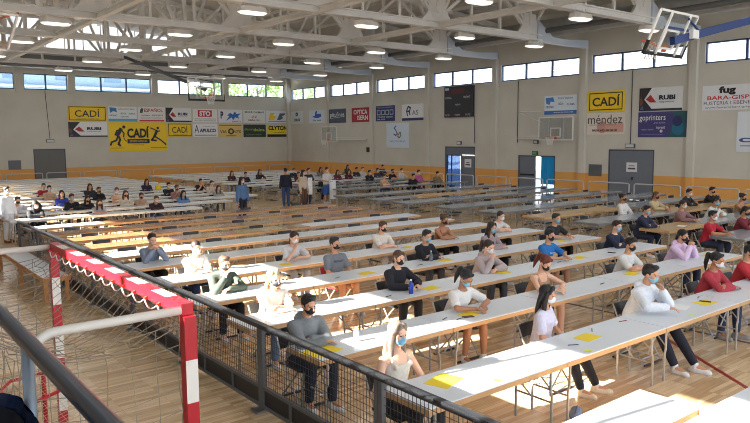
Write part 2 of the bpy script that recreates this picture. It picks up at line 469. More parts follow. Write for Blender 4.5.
# ducts along the wall with the doors
mb = MB(); N = 320; ring = []
pts = [(0, -6+55*i/N, 0) for i in range(N+1)]
mb.tube(pts, [.42+(.014 if i % 4 == 0 else 0) for i in range(N+1)], 20)
o = mb.build('ventilation_duct', mat('galvanised_sheet', s2l(172, 174, 174), .42, .45, noise=.12, nscale=3), smooth=True); o.location = (27.6, 0, 8.28)
tag(o, 'round galvanised spiral duct running under the roof along the wall with doors', 'duct')
o = MB().tube([(0, -6, 0), (0, 48.8, 0)], .12, 10).build('service_pipe', mat('dark_pipe', s2l(110, 112, 114), .5, .5), smooth=True); o.location = (26.5, 0, 7.98)
tag(o, 'thin dark service pipe running beside the round ventilation duct', 'pipe')
# ------------------------------------------------------------------ lettering
_font = {}
def text_mb(s, bold=0.):
    k = (s, bold)
    if k in _font: return _font[k]
    cu = bpy.data.curves.new('t', 'FONT'); cu.body = s; cu.align_x = 'LEFT'; cu.size = 1; cu.offset = bold; cu.resolution_u = 3
    o = bpy.data.objects.new('t', cu); C.objects.link(o)
    dg = bpy.context.evaluated_depsgraph_get(); me = bpy.data.meshes.new_from_object(o.evaluated_get(dg))
    v = [tuple(x.co) for x in me.vertices]; f = [tuple(p.vertices) for p in me.polygons]
    bpy.data.objects.remove(o); bpy.data.curves.remove(cu); bpy.data.meshes.remove(me)
    xs = [p[0] for p in v]; ys = [p[1] for p in v]
    _font[k] = (v, f, min(xs), max(xs), min(ys), max(ys)); return _font[k]
def place_text(mb, s, u0, v0, u1, v1, y, bold=0., italic=0., rot=0.):
    v, f, a, b, c, d = text_mb(s, bold)
    su = (u1-u0)/(b-a); sv = (v1-v0)/(d-c)
    mb.add([(u0+(p[0]-a)*su+italic*(p[1]-c)*sv, y, v0+(p[1]-c)*sv) for p in v], f)
W_, K_ = (240, 240, 238), (26, 26, 30)
def banner(side, s0, s1, z0, z1, bg, items, label, name='advertising_banner', cat='banner', group=None, th=.03, off=.002):
    w = s1-s0; h = z1-z0
    r = MB().box((-w/2, 0, 0), (w/2, th, h)).build(name, mat('banner_sheet', s2l(*bg), .45))
    if side == 'L': r.location = ((s0+s1)/2, YL-off-th, z0)
    else: r.location = (XR-off-th, (s0+s1)/2, z0); r.rotation_euler = (0, 0, -PI/2)
    tag(r, label, cat, group)
    lay = {}; order = []
    for k, it in enumerate(items):
        kind, col = it[0], tuple(it[1])
        y = -.004-.0025*k
        key = (col, 'lettering', k) if kind == 'text' else (col, 'emblem')
        if key not in lay: lay[key] = MB(); order.append(key)
        mb = lay[key]
        U = lambda u: (u-.5)*w
        if kind == 'text':
            _, _, s, u0, v0, u1, v1 = it[:7]; place_text(mb, s, U(u0), v0*h, U(u1), v1*h, y, it[7] if len(it) > 7 else .015, it[8] if len(it) > 8 else 0)
        elif kind == 'rect':
            u0, v0, u1, v1 = it[2:6]; mb.add([(U(u0), y, v0*h), (U(u1), y, v0*h), (U(u1), y, v1*h), (U(u0), y, v1*h)], [(0, 1, 2, 3)])
        elif kind == 'poly':
            p = [(U(u), y, v*h) for u, v in it[2]]; mb.add(p, [tuple(range(len(p)))])
        elif kind == 'disc':
            u, v, rr = it[2:5]; n = 24; mb.add([(U(u)+rr*h*math.cos(2*PI*i/n), y, v*h+rr*h*math.sin(2*PI*i/n)) for i in range(n)], [tuple(range(n))])
        elif kind == 'line':
            p = [V((U(u), y, v*h)) for u, v in it[2]]; t = it[3]*h
            for a, b in zip(p[:-1], p[1:]):
                d = (b-a).normalized(); q = V((-d.z, 0, d.x))*t/2; e = d*t*.3
                mb.add([a-q-e, b-q+e, b+q+e, a+q-e], [(0, 1, 2, 3)])
        elif kind == 'frame':
            u0, v0, u1, v1, t = it[2:7]; tu = t*h/w
            for q in ((u0, v0, u1, v0+t), (u0, v1-t, u1, v1), (u0, v0, u0+tu, v1), (u1-tu, v0, u1, v1)):
                mb.add([(U(q[0]), y, q[1]*h), (U(q[2]), y, q[1]*h), (U(q[2]), y, q[3]*h), (U(q[0]), y, q[3]*h)], [(0, 1, 2, 3)])
    for key in order: lay[key].build(key[1], mat('banner_print', s2l(*key[0]), .45), r)
    return r
GW = 'banners on the wall'
YEL = (244, 208, 30)
def rubi():
    return [('poly', (40, 34, 40), [(0, 0), (.34, 0), (.12, .5), (.3, 1), (0, 1)]), ('poly', (110, 60, 40), [(.03, .2), (.1, .35), (.05, .6), (.01, .5)]), ('poly', (70, 90, 150), [(.02, .05), (.12, .05), (.08, .25)]),
            ('poly', (176, 40, 46), [(.16, .5), (.27, .7), (.41, .36), (.27, .36)]), ('poly', (236, 236, 238), [(.3, 1), (.36, 1), (.18, .55), (.14, .55)]),
            ('rect', (34, 34, 44), .3, 0, 1, .09), ('text', (36, 38, 60), 'RUBI', .47, .46, .84, .66, .05), ('text', (120, 120, 128), 'cutting tools group', .47, .33, .82, .41)]
def cadi():
    return [('frame', (40, 36, 26), .02, .05, .98, .95, .05), ('text', (40, 38, 34), 'CADÍ', .17, .28, .82, .82, .01), ('text', (90, 80, 30), 'ASSESSORS I PROMOTORS', .2, .11, .8, .18, 0)]
banner('L', 12.66, 15.19, 4.36, 5.4, YEL, cadi(), 'yellow CADÍ banner above the RUBI banner, closest to the grey double door', group=GW)
banner('L', 15.31, 17.31, 4.36, 5.4, (232, 238, 242), [('rect', (90, 170, 215), 0, 0, 1, .18), ('poly', (60, 130, 190), [(.05, .95), (.28, .9), (.3, .6), (.18, .7), (.06, .55)]), ('text', (40, 70, 130), 'PRONIC', .05, .34, .3, .46), ('text', (60, 60, 70), 'INSTAL·LACIONS I SERVEIS', .36, .78, .92, .88, 0), ('text', (60, 60, 70), 'AIGUA  GAS', .42, .48, .62, .6), ('text', (40, 40, 60), 'TELÈFON', .7, .48, .94, .6), ('text', (40, 40, 60), 'CALEFACCIÓ', .42, .28, .7, .38)],
       'white and light blue advertising banner between the yellow CADÍ and red ESPAÑOL banners', group=GW)
banner('L', 17.4, 19.39, 4.36, 5.42, (236, 234, 232), [('rect', (196, 40, 48), .04, .02, .96, .12), ('text', (176, 44, 58), 'ESPAÑOL', .22, .66, .92, .94, .02), ('poly', (70, 90, 80), [(.06, .58), (.16, .58), (.2, .85), (.14, .94), (.08, .8)]), ('text', (50, 50, 60), 'CENTRE MÈDIC', .1, .38, .44, .48), ('text', (50, 50, 60), 'ESPORTS', .5, .38, .92, .48), ('text', (70, 70, 80), 'fisioteràpia i rehabilitació', .1, .2, .9, .3, 0)],
       'white advertising banner with ESPAÑOL in red letters above the large yellow banner', group=GW)
banner('L', 19.44, 21.43, 4.36, 5.4, (232, 232, 232), rubi(), 'white RUBI banner directly above the smaller yellow CADÍ banner', group=GW)
banner('L', 21.56, 23.52, 4.34, 5.36, (238, 238, 236), [('rect', (196, 38, 52), .2, .42, .78, .9), ('text', W_, 'STO', .26, .48, .72, .84, .05), ('text', (60, 60, 66), 'MATERIALS DE CONSTRUCCIÓ', .06, .22, .94, .31, 0), ('text', (90, 90, 96), 'PINTURES I REVESTIMENTS', .06, .08, .94, .16, 0)], 'white banner with a red STO block, above the APULCO banner', group=GW)
banner('L', 23.65, 25.65, 4.34, 5.35, (232, 234, 238), [('text', (30, 40, 80), 'P', .08, .3, .2, .85, .05), ('poly', (40, 110, 190), [(.3, .12), (.46, .5), (.36, .55), (.5, .75), (.6, .62), (.7, .88), (.76, .66), (.95, .72), (.82, .5), (.88, .3), (.7, .42), (.62, .18), (.54, .4)]), ('text', (40, 60, 110), 'ESPORTS', .56, .04, .94, .14)], 'white banner with a blue leaping animal emblem', group=GW)
banner('L', 25.79, 27.72, 4.34, 5.34, (230, 230, 226), [('text', (50, 52, 60), 'BEGUR CALMAN', .06, .76, .94, .92, .02), ('poly', (190, 110, 90), [(.36, .42), (.5, .62), (.44, .38)]), ('poly', (120, 140, 110), [(.5, .4), (.6, .6), (.58, .36)]), ('text', (90, 40, 44), 'MIÀS, S.L.', .22, .12, .78, .3, .03)], 'white banner lettered MIÀS, S.L. above the dark green banner', group=GW)
banner('L', 27.84, 29.8, 4.34, 5.32, (226, 228, 230), [('poly', (230, 190, 40), [(.1, .25), (.2, .8), (.42, .85), (.3, .6), (.46, .55), (.36, .25)]), ('poly', (80, 96, 120), [(.5, .25), (.64, .8), (.94, .8), (.84, .62), (.74, .6), (.8, .4), (.66, .25)]), ('rect', (120, 124, 130), .08, .1, .92, .15)], 'white banner with yellow and grey-blue shapes above the CLYTON banner', group=GW)
banner('L', 12.63, 15.19, 3.29, 4.3, (236, 236, 236), rubi(), 'white RUBI banner directly under the yellow CADÍ banner near the grey door', group=GW)
def figure(pts, heads, col):
    out = []
    for p, t in pts: out.append(('line', col, p, t))
    for u, v, r in heads: out.append(('disc', col, u, v, r))
    return out
NV = (34, 40, 62)
banner('L', 15.29, 19.48, 2.25, 4.32, YEL, figure([([(.14, .55), (.2, .76)], .12), ([(.15, .55), (.12, .38), (.04, .32), (.02, .22)], .06), ([(.15, .55), (.18, .4), (.15, .25), (.18, .2)], .07), ([(.2, .76), (.13, .7), (.1, .56)], .05), ([(.2, .75), (.25, .62), (.24, .5)], .045), ([(.24, .5), (.26, .38), (.29, .34)], .025)], [(.25, .83, .055)], NV)
       + figure([([(.77, .5), (.82, .7)], .09), ([(.78, .5), (.88, .38), (.97, .22)], .05), ([(.77, .5), (.72, .38), (.8, .36)], .06), ([(.82, .7), (.76, .76), (.71, .8)], .04), ([(.82, .68), (.87, .7)], .04)], [(.835, .8, .045)], NV)
       + [('text', (30, 30, 34), 'CADÍ', .3, .46, .68, .86, .04), ('rect', NV, .3, .27, .68, .42), ('text', YEL, 'ESPORTS I AVENTURA', .34, .31, .64, .38, 0), ('text', (60, 56, 40), 'la teva botiga', .4, .19, .58, .24, 0), ('rect', (120, 104, 30), .02, .11, .24, .125), ('rect', (120, 104, 30), .7, .11, .98, .125)],
       'large yellow CADÍ banner with two dark athlete silhouettes', group=GW)
banner('L', 19.56, 21.43, 3.26, 4.28, YEL, cadi(), 'small yellow CADÍ banner between the large yellow banner and the APULCO banner', group=GW)
banner('L', 21.53, 23.53, 3.24, 4.25, (236, 236, 240), [('text', (50, 60, 110), 'A', .05, .3, .24, .88, .0), ('text', (44, 52, 100), 'APULCO', .26, .34, .93, .62, .05), ('text', (110, 110, 130), 'projectes i obres', .42, .74, .9, .84, 0), ('rect', (110, 110, 130), .06, .1, .94, .16)], 'white banner lettered APULCO in dark blue under the STO banner', group=GW)
banner('L', 23.63, 25.62, 3.2, 4.2, (226, 196, 116), [('rect', (90, 70, 40), .02, .9, .98, .95), ('text', (70, 60, 50), 'VIA FONTS', .05, .32, .95, .54, .02), ('disc', (60, 54, 50), .52, .46, .24), ('disc', (214, 180, 90), .52, .46, .13), ('rect', (110, 86, 50), .3, .08, .74, .14)], 'pale ochre banner with a dark round emblem', group=GW)
banner('L', 25.76, 27.76, 3.2, 4.2, (52, 54, 52), [('text', (150, 190, 60), 'disseny', .04, .48, .5, .72, .01), ('text', (170, 200, 80), 'deina', .44, .46, .95, .7, .02), ('rect', (30, 70, 50), .02, .1, .98, .3), ('text', (190, 190, 180), 'arquitectura interior', .1, .14, .8, .22, 0)], 'dark grey banner with light green lettering', group=GW)
banner('L', 27.89, 29.85, 3.2, 4.18, (238, 214, 40), [('text', (24, 24, 24), 'CLYTON', .06, .56, .96, .92, .05), ('rect', (34, 34, 34), 0, 0, 1, .22), ('text', (60, 56, 30), 'serralleria', .3, .32, .8, .44, 0)], 'yellow banner with black CLYTON lettering in the corner of the hall', group=GW)
# wall with the doors
banner('R', 47.1, 49.0, 4.26, 5.26, (216, 222, 222), [('rect', (40, 44, 50), .42, .62, .6, .9), ('rect', (216, 222, 222), .46, .72, .54, .78), ('text', (40, 44, 50), 'COLOR', .28, .18, .78, .42, .05)], 'pale banner lettered COLOR beside the corner of the hall', group=GW)
banner('R', 44.0, 46.2, 4.25, 5.25, (216, 226, 236), [('poly', (44, 90, 190), [(.2, .5), (.38, .58), (.42, .9), (.55, .95), (.5, .7), (.76, .72), (.8, .5), (.6, .38), (.4, .4)]), ('text', (70, 90, 140), 'Sala Ionis', .24, .14, .78, .3)], 'white banner with a blue bird emblem', group=GW)
banner('R', 41.23, 43.46, 4.2, 5.24, (70, 84, 104), [('text', W_, 'pitufines', .1, .36, .92, .76, .0), ('line', W_, [(.1, .34), (.92, .44)], .02)], 'slate blue banner with white handwriting above a wall basketball board', group=GW)
banner('R', 38.42, 40.49, 4.2, 5.23, (170, 34, 52), [('text', W_, 'OPTICA', .12, .54, .9, .86, .02), ('text', W_, 'ISERN', .34, .14, .94, .46, .02)], 'red banner lettered OPTICA ISERN in white', group=GW)
banner('R', 35.61, 37.64, 4.2, 5.25, (40, 54, 112), [('text', (190, 200, 230), 'MAQUINÀRIA AGRÍCOLA', .06, .84, .94, .94, 0)]+[('frame', (176, 190, 205), .06+.23*i, .4, .25+.23*i, .74, .06) for i in range(4)]+[('text', W_, 'T. 972 88 00 00   CERDANYA', .08, .22, .92, .32, 0), ('text', W_, 'PUIG        ', .1, .08, .5, .16)], 'dark blue banner with a row of four outlined panels', group=GW)
banner('R', 32.72, 34.84, 4.18, 5.25, (232, 234, 238), [('rect', (44, 56, 110), 0, 0, 1, .16), ('line', (40, 46, 80), [(.26, .3), (.22, .6), (.3, .86), (.4, .78), (.36, .58), (.26, .56)], .09), ('line', (40, 46, 80), [(.34, .6), (.38, .36)], .09), ('text', (70, 74, 90), 'AS', .48, .34, .76, .62, .0)], 'white FAS banner with a dark blue bottom strip', group=GW)
banner('R', 34.16, 36.51, 2.38, 4.05, (212, 226, 240), [('line', (60, 90, 180), [(.34, .56), (.42, .5), (.5, .58), (.44, .7), (.36, .8), (.44, .88)], .05), ('line', (214, 90, 60), [(.5, .58), (.56, .52), (.6, .62)], .05), ('line', (70, 150, 100), [(.5, .48), (.58, .4), (.66, .5), (.64, .62)], .05), ('text', (80, 130, 190), 'Salut Cerdanya', .16, .22, .86, .31, 0)], 'light blue square banner with a multicoloured swirl', group=GW)
banner('R', 21.16, 23.19, 4.22, 5.2, (226, 236, 244), [('rect', (60, 120, 196), 0, 0, 1, .2), ('poly', (60, 130, 200), [(.04, .9), (.28, .92), (.32, .66), (.2, .7), (.16, .52), (.06, .6)]), ('text', (40, 70, 140), 'PRONIC', .05, .34, .3, .46), ('text', (70, 90, 120), 'Instal·lacions', .44, .8, .88, .92, 0), ('text', (60, 80, 120), 'AIGUA', .44, .5, .6, .62), ('text', (40, 110, 190), 'CLIMA', .7, .46, .94, .56), ('text', W_, 'www.pronic.cat', .3, .05, .9, .15, 0)], 'white and blue advertising banner above the wall basketball board beside the CADÍ banner', group=GW)
banner('R', 18.47, 20.53, 4.26, 5.28, YEL, [('frame', (46, 42, 34), .05, .08, .95, .92, .05), ('text', (40, 38, 36), 'CADÍ', .14, .27, .88, .8, .02)], 'yellow CADÍ banner above the méndez banner', group=GW)
banner('R', 18.45, 20.53, 3.15, 4.2, (226, 218, 206), [('disc', (204, 150, 140), .42, .34, .28), ('rect', (212, 164, 150), .5, .1, .98, .5), ('text', (70, 70, 72), 'méndez', .03, .5, .95, .92, .0), ('text', (120, 110, 100), 'REFORMES INTEGRALS', .08, .42, .8, .47, 0), ('text', (60, 52, 50), 'Mòbil 615 00 00 00', .16, .14, .82, .26, .02)], 'beige and pink méndez banner under a yellow banner', group=GW)
banner('R', 15.61, 17.71, 4.22, 5.28, (228, 230, 232), rubi()+[('rect', (40, 44, 80), .1, .0, .95, .07)], 'white RUBI banner above the purple goprinters banner', group=GW)
banner('R', 15.39, 17.73, 3.0, 4.17, (66, 62, 120), [('poly', (40, 90, 96), [(.62, 0), (1, 0), (1, 1), (.72, 1), (.8, .6)]), ('disc', (30, 110, 140), .84, .34, .26), ('disc', (40, 46, 96), .82, .62, .2), ('text', W_, 'goprinters', .03, .6, .58, .88, 0), ('text', (200, 200, 225), 'gran format', .34, .52, .58, .6, 0), ('text', (190, 190, 215), 'retolació i impressió', .08, .26, .34, .34, 0), ('text', (220, 220, 235), 'impressió', .4, .3, .58, .44), ('disc', (210, 210, 230), .5, .24, .06), ('rect', (120, 118, 160), .08, .1, .55, .12)], 'purple and green goprinters banner beside the grey double doors', group=GW)
banner('R', 11.9, 14.73, 4.14, 5.2, (228, 230, 234), [('text', (24, 24, 28), 'fug', .25, .6, .5, .95, .05), ('text', (196, 60, 60), 'BARA-GISPERT', .08, .42, .92, .58, .02), ('text', (70, 80, 110), 'FUSTERIA I EBENISTERIA', .03, .22, .97, .36, .0), ('text', (50, 50, 60), 'www.fusteriabara-gispert.com', .05, .06, .95, .15, 0)], 'white banner lettered BARA-GISPERT beside a column, next to the windows', group=GW)
banner('R', 10.6, 13.2, 2.36, 4.05, (222, 228, 236), [('text', (60, 90, 150), 'cià', .04, .24, .5, .4, .02), ('rect', (150, 160, 180), .06, .14, .6, .17)], 'large pale grey banner lower on the wall, cut off by the edge of the view', group=GW)
sb = banner('R', 28.3, 30.7, 4.28, 6.13, (40, 40, 46), [('rect', (180, 200, 220), .03, .88, .17, .96), ('text', (200, 200, 205), 'LOCAL', .05, .6, .27, .67), ('text', (200, 200, 205), 'VISITANT', .68, .6, .92, .67), ('text', (200, 200, 205), 'PERÍODE', .4, .38, .58, .44), ('rect', (90, 36, 40), .26, .76, .72, .92), ('rect', (62, 40, 46), .06, .7, .24, .84), ('rect', (62, 40, 46), .74, .7, .92, .84), ('text', (190, 190, 195), 'FALTES', .04, .04, .2, .1), ('text', (190, 190, 195), 'TEMPS', .38, .04, .58, .1), ('text', (190, 190, 195), 'FALTES', .76, .04, .93, .1)],
            'large black electronic scoreboard above the open grey door', name='scoreboard', cat='scoreboard', th=.15)
for (y0, y1, z0, z1, lab) in ((28.55, 29.1, 1.25, 1.75, 'white paper notice taped to the grey door leaf under the scoreboard'), (17.75, 18.3, 1.35, 1.8, 'white paper notice taped to the closed grey double doors')):
    o = MB().box((XR+.015, y0, z0), (XR+.028, y1, z1)).build('paper_notice', mat('paper', s2l(228, 228, 232), .8))
    MB().box((XR+.012, y0+.08, z0+.12), (XR+.014, y1-.08, z0+.2)).box((XR+.012, y0+.12, z0+.27), (XR+.014, y1-.12, z0+.31)).build('lettering', mat('ink', s2l(80, 84, 96), .8), o)
    tag(o, lab, 'notice')
def grille(side, s0, s1, z0, z1, lab):
    w = s1-s0; h = z1-z0; mb = MB().box((-w/2, 0, 0), (w/2, .02, h))
    n = int(h/.06)
    for i in range(n): mb.box((-w/2+.03, -.02, .03+i*(h-.06)/n), (w/2-.03, 0, .03+(i+.5)*(h-.06)/n))
    o = mb.build('vent_grille', mat('grille_metal', s2l(108, 112, 118), .5, .3))
    if side == 'L': o.location = ((s0+s1)/2, YL-.03, z0)
    else: o.location = (XR-.03, (s0+s1)/2, z0); o.rotation_euler = (0, 0, -PI/2)
    tag(o, lab, 'vent')
grille('L', 8.85, 9.6, 1.2, 1.8, 'grey louvred vent grille low on the wall near the grey double door')
grille('R', 19.63, 20.37, 1.08, 1.66, 'grey louvred vent grille beside the closed grey double doors')
def exit_light(side, s, z, lab, w=.5, green=False):
    r = MB().box((-w/2, 0, 0), (w/2, .08, .2)).build('emergency_light', mat('light_box', s2l(84, 88, 92), .5) if not green else mat('green_sign', s2l(40, 90, 70), .5))
    MB().box((-w/2+.04, -.01, .03), (w/2-.04, 0, .17)).build('lens', mat('pale_lens', s2l(206, 210, 212) if not green else s2l(110, 170, 130), .4), r)
    if side == 'L': r.location = (s, YL-.09, z)
    else: r.location = (XR-.09, s, z); r.rotation_euler = (0, 0, -PI/2)
    tag(r, lab, 'emergency light')
exit_light('L', 11.44, 2.94, 'emergency light box above the grey door near the corner vent grille')
exit_light('R', 18.1, 2.5, 'emergency light box above the closed grey double doors')
exit_light('R', 29.5, 2.62, 'small emergency light above the open door under the scoreboard', .36)
exit_light('R', 23.75, 2.08, 'small green exit sign above the door with the blue sheet', .34, True)
exit_light('R', 23.7, 2.68, 'small white emergency light on a conduit end above the green exit sign', .3)
o = MB().box((XR-.13, 38.25, 2.05), (XR, 38.65, 2.4)).build('wall_box', M_black); tag(o, 'small black box on the wall below the red banner', 'box')
for (p, lab) in ((((XR-.03, 28.25, 2.7), (XR-.03, 28.25, 4.3)), 'thin conduit dropping from the scoreboard beside the open door'), (((XR-.03, 18.1, 2.7), (XR-.03, 18.1, 6.15)), 'thin conduit dropping from the window to the emergency light over the closed doors'),
               (((XR-.03, 25.0, 2.75), (XR-.03, 25.0, 6.15)), 'thin dark conduit beside the wall basketball board'), (((11.44, YL-.03, 3.15), (11.3, YL-.03, 6.3)), 'thin conduit dropping to the emergency light over the wall door')):
    o = MB().tube(p, .02, 6).build('conduit', M_dark); tag(o, lab, 'conduit')
# ------------------------------------------------------------------ basketball boards
M_clear = None
def clear():
    global M_clear
    if M_clear: return M_clear
    m = bpy.data.materials.new('clear_board'); m.use_nodes = True; nt = m.node_tree; nt.nodes.remove(nt.nodes['Principled BSDF'])
    t = nt.nodes.new('ShaderNodeBsdfTransparent'); t.inputs['Color'].default_value = (.9, .93, .95, 1)
    g = nt.nodes.new('ShaderNodeBsdfGlossy'); g.inputs['Roughness'].default_value = .1; mx = nt.nodes.new('ShaderNodeMixShader'); mx.inputs[0].default_value = .12
    nt.links.new(t.outputs[0], mx.inputs[1]); nt.links.new(g.outputs[0], mx.inputs[2]); nt.links.new(mx.outputs[0], nt.nodes['Material Output'].inputs['Surface'])
    M_clear = m; return m
M_bar = mat('barrier_paint', s2l(190, 193, 198), .4, .2)
M_rim = mat('orange_rim', s2l(214, 84, 44), .45); M_net = mat('white_cord', s2l(226, 226, 222), .8)
def board(loc, rz, tilt, label, pad=True, w=1.8, h=1.05):
    r = empty('basketball_backboard', loc, rz, label, 'backboard')
    T = Matrix.Rotation(tilt, 4, 'X')
    def B(mb, n, m): return mb.tf(T).build(n, m, r)
    B(MB().box((-w/2, 0, 0), (w/2, .02, h)), 'board', clear())
    f = MB()
    for a, b in (((-w/2, 0), (-w/2, h)), ((w/2, 0), (w/2, h)), ((-w/2, h), (w/2, h)), ((-w/2, 0), (w/2, 0)), ((-.3, .15), (-.3, .6)), ((.3, .15), (.3, .6)), ((-.3, .15), (.3, .15)), ((-.3, .6), (.3, .6))):
        f.bar((a[0], 0, a[1]), (b[0], 0, b[1]), .05, .05, up=(0, 1, 0))
    f.bar((-.45, .06, 0), (-.45, .06, h), .05, .05, up=(0, 1, 0)).bar((.45, .06, 0), (.45, .06, h), .05, .05, up=(0, 1, 0))
    B(f, 'frame', M_white)
    if pad: B(MB().box((-w/2-.02, -.03, -.05), (w/2+.02, .05, .03)).box((-w/2-.03, -.03, -.05), (-w/2+.02, .05, .3)).box((w/2-.02, -.03, -.05), (w/2+.03, .05, .3)), 'edge_pad', M_black)
    c = (0, -.45, .15); n = 20
    rim = MB().tube([(c[0]+.225*math.cos(2*PI*i/n), c[1]+.225*math.sin(2*PI*i/n), c[2]) for i in range(n)], .012, 6, closed=True).bar((-.06, -.23, .14), (-.06, 0, .14), .03, .03).bar((.06, -.23, .14), (.06, 0, .14), .03, .03).box((-.1, -.02, .05), (.1, 0, .2))
    B(rim, 'rim', M_rim)
    net = MB(); rows = [(0, .225), (.1, .2), (.2, .17), (.3, .145), (.42, .13)]
    cc = T @ V(c)
    for i in range(12):
        for s in (1, -1):
            net.tube([(cc.x+rr*math.cos(2*PI*(i+s*.5*k)/12), cc.y+rr*math.sin(2*PI*(i+s*.5*k)/12), cc.z-dz) for k, (dz, rr) in enumerate(rows)], .007, 4)
    net.build('net', M_net, r)
    return r, T
M_blue = mat('blue_arm', s2l(16, 48, 108), .4, .1)
b, T = board((16.75, 9.3, 5.15), PI, -.42, 'clear basketball backboard folded up on a blue arm near the ceiling ducts')
MB().tf(Matrix()).bar((0, .25, .3), (-6.6, .5, 1.75), .14, .2).bar((-6.6, .5, 1.7), (-6.6, .2, 2.34), .1, .1).bar((.45, .3, .6), (-1.2, .3, .6), .05, .05).bar((-.4, .45, .85), (-1.2, .35, .6), .04, .04).build('arm', M_blue, b)
MB().box((-.95, .15, .4), (-.65, .45, .62)).build('hinge_plate', M_white, b)
b, T = board((14.3, 31.0, 4.95), 0, -.1, 'clear basketball backboard with black bottom padding hanging before the banner wall')
MB().bar((0, .1, .5), (-1.6, 6.6, 2.55), .12, .14).bar((.4, .1, .9), (-.6, 2.4, 1.3), .05, .05).build('arm', M_dark, b)
b, T = board((2.75, 19.2, 5.35), .2, .75, 'clear basketball backboard tilted up beneath the skylight trusses over the mesh fence', pad=False)
MB().bar((0, .1, .5), (-.5, 1.2, 2.1), .1, .1).build('arm', M_white, b)
MB().bar((.75, .3, .75), (1.35, .3, 1.0), .05, .05).build('brace', mat('red_brace', s2l(170, 50, 48), .5), b)
b, T = board((28.9, 41.9, 2.85), -PI/2, 0, 'white framed basketball backboard on a wall arm below the bird banner', pad=False, w=2.0)
MB().bar((.2, .05, .1), (3.2, 1.0, .1), .07, .07).bar((.2, .05, .25), (3.2, 1.0, .2), .05, .05).build('arm', M_white, b)
b, T = board((29.3, 21.95, 2.9), -PI/2, 0, 'white framed basketball backboard on wall arms under the blue and white banner', pad=False, w=2.1, h=1.15)
MB().bar((-.9, .05, .08), (-3.0, .66, .08), .07, .07).bar((-.9, .05, .2), (-3.0, .66, .2), .05, .05).bar((-.9, .05, .9), (-2.9, .66, 1.5), .05, .05).bar((-.95, .05, 1.5), (-2.9, .66, 1.55), .05, .05).build('arm', M_white, b)
# ------------------------------------------------------------------ barriers before the walls
def make_barrier(L=2.05):
    r = empty('crowd_barrier')
    a = MB().tube([(-L/2, 0, 0), (-L/2, 0, .98), (-L/2+.06, 0, 1.02), (L/2-.06, 0, 1.02), (L/2, 0, .98), (L/2, 0, 0)], .03, 8).build('frame', M_bar, r, smooth=True)
    b = MB().tube([(-L/2, 0, .3), (L/2, 0, .3)], .02, 6).build('lower_bar', M_bar, r)
    c = MB().box((-L/2-.04, -.25, 0), (-L/2+.04, .25, .03)).build('foot', M_dark, r); d = MB().box((L/2-.04, -.25, 0), (L/2+.04, .25, .03)).build('foot', M_dark, r)
    return kids(r, [a, b, c, d])
b0 = make_barrier(); first = True
for i in range(11):
    o = b0 if first else copy_tree(b0); first = False
    o.location = (26.95, 10.4+2.3*i, 0); o.rotation_euler = (0, 0, PI/2)
    tag(o, 'grey tubular crowd barrier along the wall with doors, %s from the banner lettered BARA-GISPERT' % ORD[i+1], 'barrier', 'barriers along the wall with the doors')
for i in range(10):
    o = copy_tree(b0); o.location = (7.0+2.3*i, 46.9, 0); o.rotation_euler = (0, 0, 0)
    tag(o, 'grey tubular crowd barrier along the banner wall, %s from the grey steel door side' % ORD[i+1], 'barrier', 'barriers along the banner wall')
# ------------------------------------------------------------------ mesh fence beside the goal
FX = 3.65
PL = 2.14
M_fence = mat('fence_metal', s2l(44, 47, 52), .5, 0); M_post = mat('fence_post', s2l(92, 94, 96), .5, .1)
def make_fence():
    r = empty('mesh_fence_panel')
    k = []
    k.append(MB().box((-.035, 0, .97), (.035, PL, 1.02)).build('top_rail', M_fence, r))
    for y in (.03, PL-.03): k.append(MB().box((-.025, y-.025, 0), (.025, y+.025, .98)).build('post', M_post, r))
    m = MB(); n = 42
    for i in range(1, n):
        y = .05+(PL-.1)*i/n; m.bar((0, y, .3), (0, y, .97), .004, .004)
    for j in range(1, 9):
        z = .3+.67*j/9; m.bar((.004, .05, z), (.004, PL-.05, z), .004, .004)
    k.append(m.build('wire_mesh', M_fence, r))
    k.append(MB().box((-.02, .05, .26), (.02, PL-.05, .3)).box((-.02, .05, .04), (.02, PL-.05, .08)).box((-.02, .7, .08), (.02, .74, .26)).box((-.02, 1.5, .08), (.02, 1.54, .26)).build('bottom_frame', M_post, r))
    k.append(MB().box((-.006, .05, .08), (.006, PL-.05, .26)).build('kick_board', M_black, r))
    for y in (.03, PL-.03): k.append(MB().box((-.12, y-.05, 0), (.12, y+.05, .03)).build('foot', M_steel, r))
    return kids(r, k)
f0 = make_fence(); first = True
for i in range(8):
    y = 2.42+PL*i
    o = f0 if first else copy_tree(f0); first = False
    o.location = (FX, y, 0)
    tag(o, 'dark metal fence panel of wire mesh beside the goal, %s from the spectator stand' % ORD[i+1], 'fence panel', 'mesh fence panels')
# ------------------------------------------------------------------ handball goal
GX, GY0, GY1, GZ = 1.70, 4.08, 7.46, 2.02
GB = .77
M_red = mat('goal_red', s2l(176, 20, 34), .35); M_gw = mat('goal_white', s2l(222, 216, 206), .4)
g = empty('handball_goal', (GX, (GY0+GY1)/2, 0), 0, 'red and white striped handball goal with white net beside the mesh fence', 'goal')
def stripes(p0, p1, w, n, start=0):
    mb = MB(); p0 = V(p0); p1 = V(p1)
    for i in range(n):
        mb.bar(p0.lerp(p1, i/n), p0.lerp(p1, (i+1)/n), w, w, up=(1, 0, 0), mi=(i+start) % 2)
        # the side facing the net is plain red
        for k in range(len(mb.f)-6, len(mb.f)):
            if all(abs(mb.v[a][0]-(-w/2)) < 1e-4 for a in mb.f[k]): mb.mi[k] = 0
    return mb
hy = (GY1-GY0)/2
stripes((0, -hy, GZ+.0), (0, hy, GZ+.0), .078, 13).build('crossbar', [M_red, M_gw], g)
for s in (-1, 1): stripes((0, s*hy, GZ-.04), (0, s*hy, 0), .08, 7).build('goal_post', [M_red, M_gw], g)
M_pipe = mat('white_tube', s2l(206, 200, 190), .4)
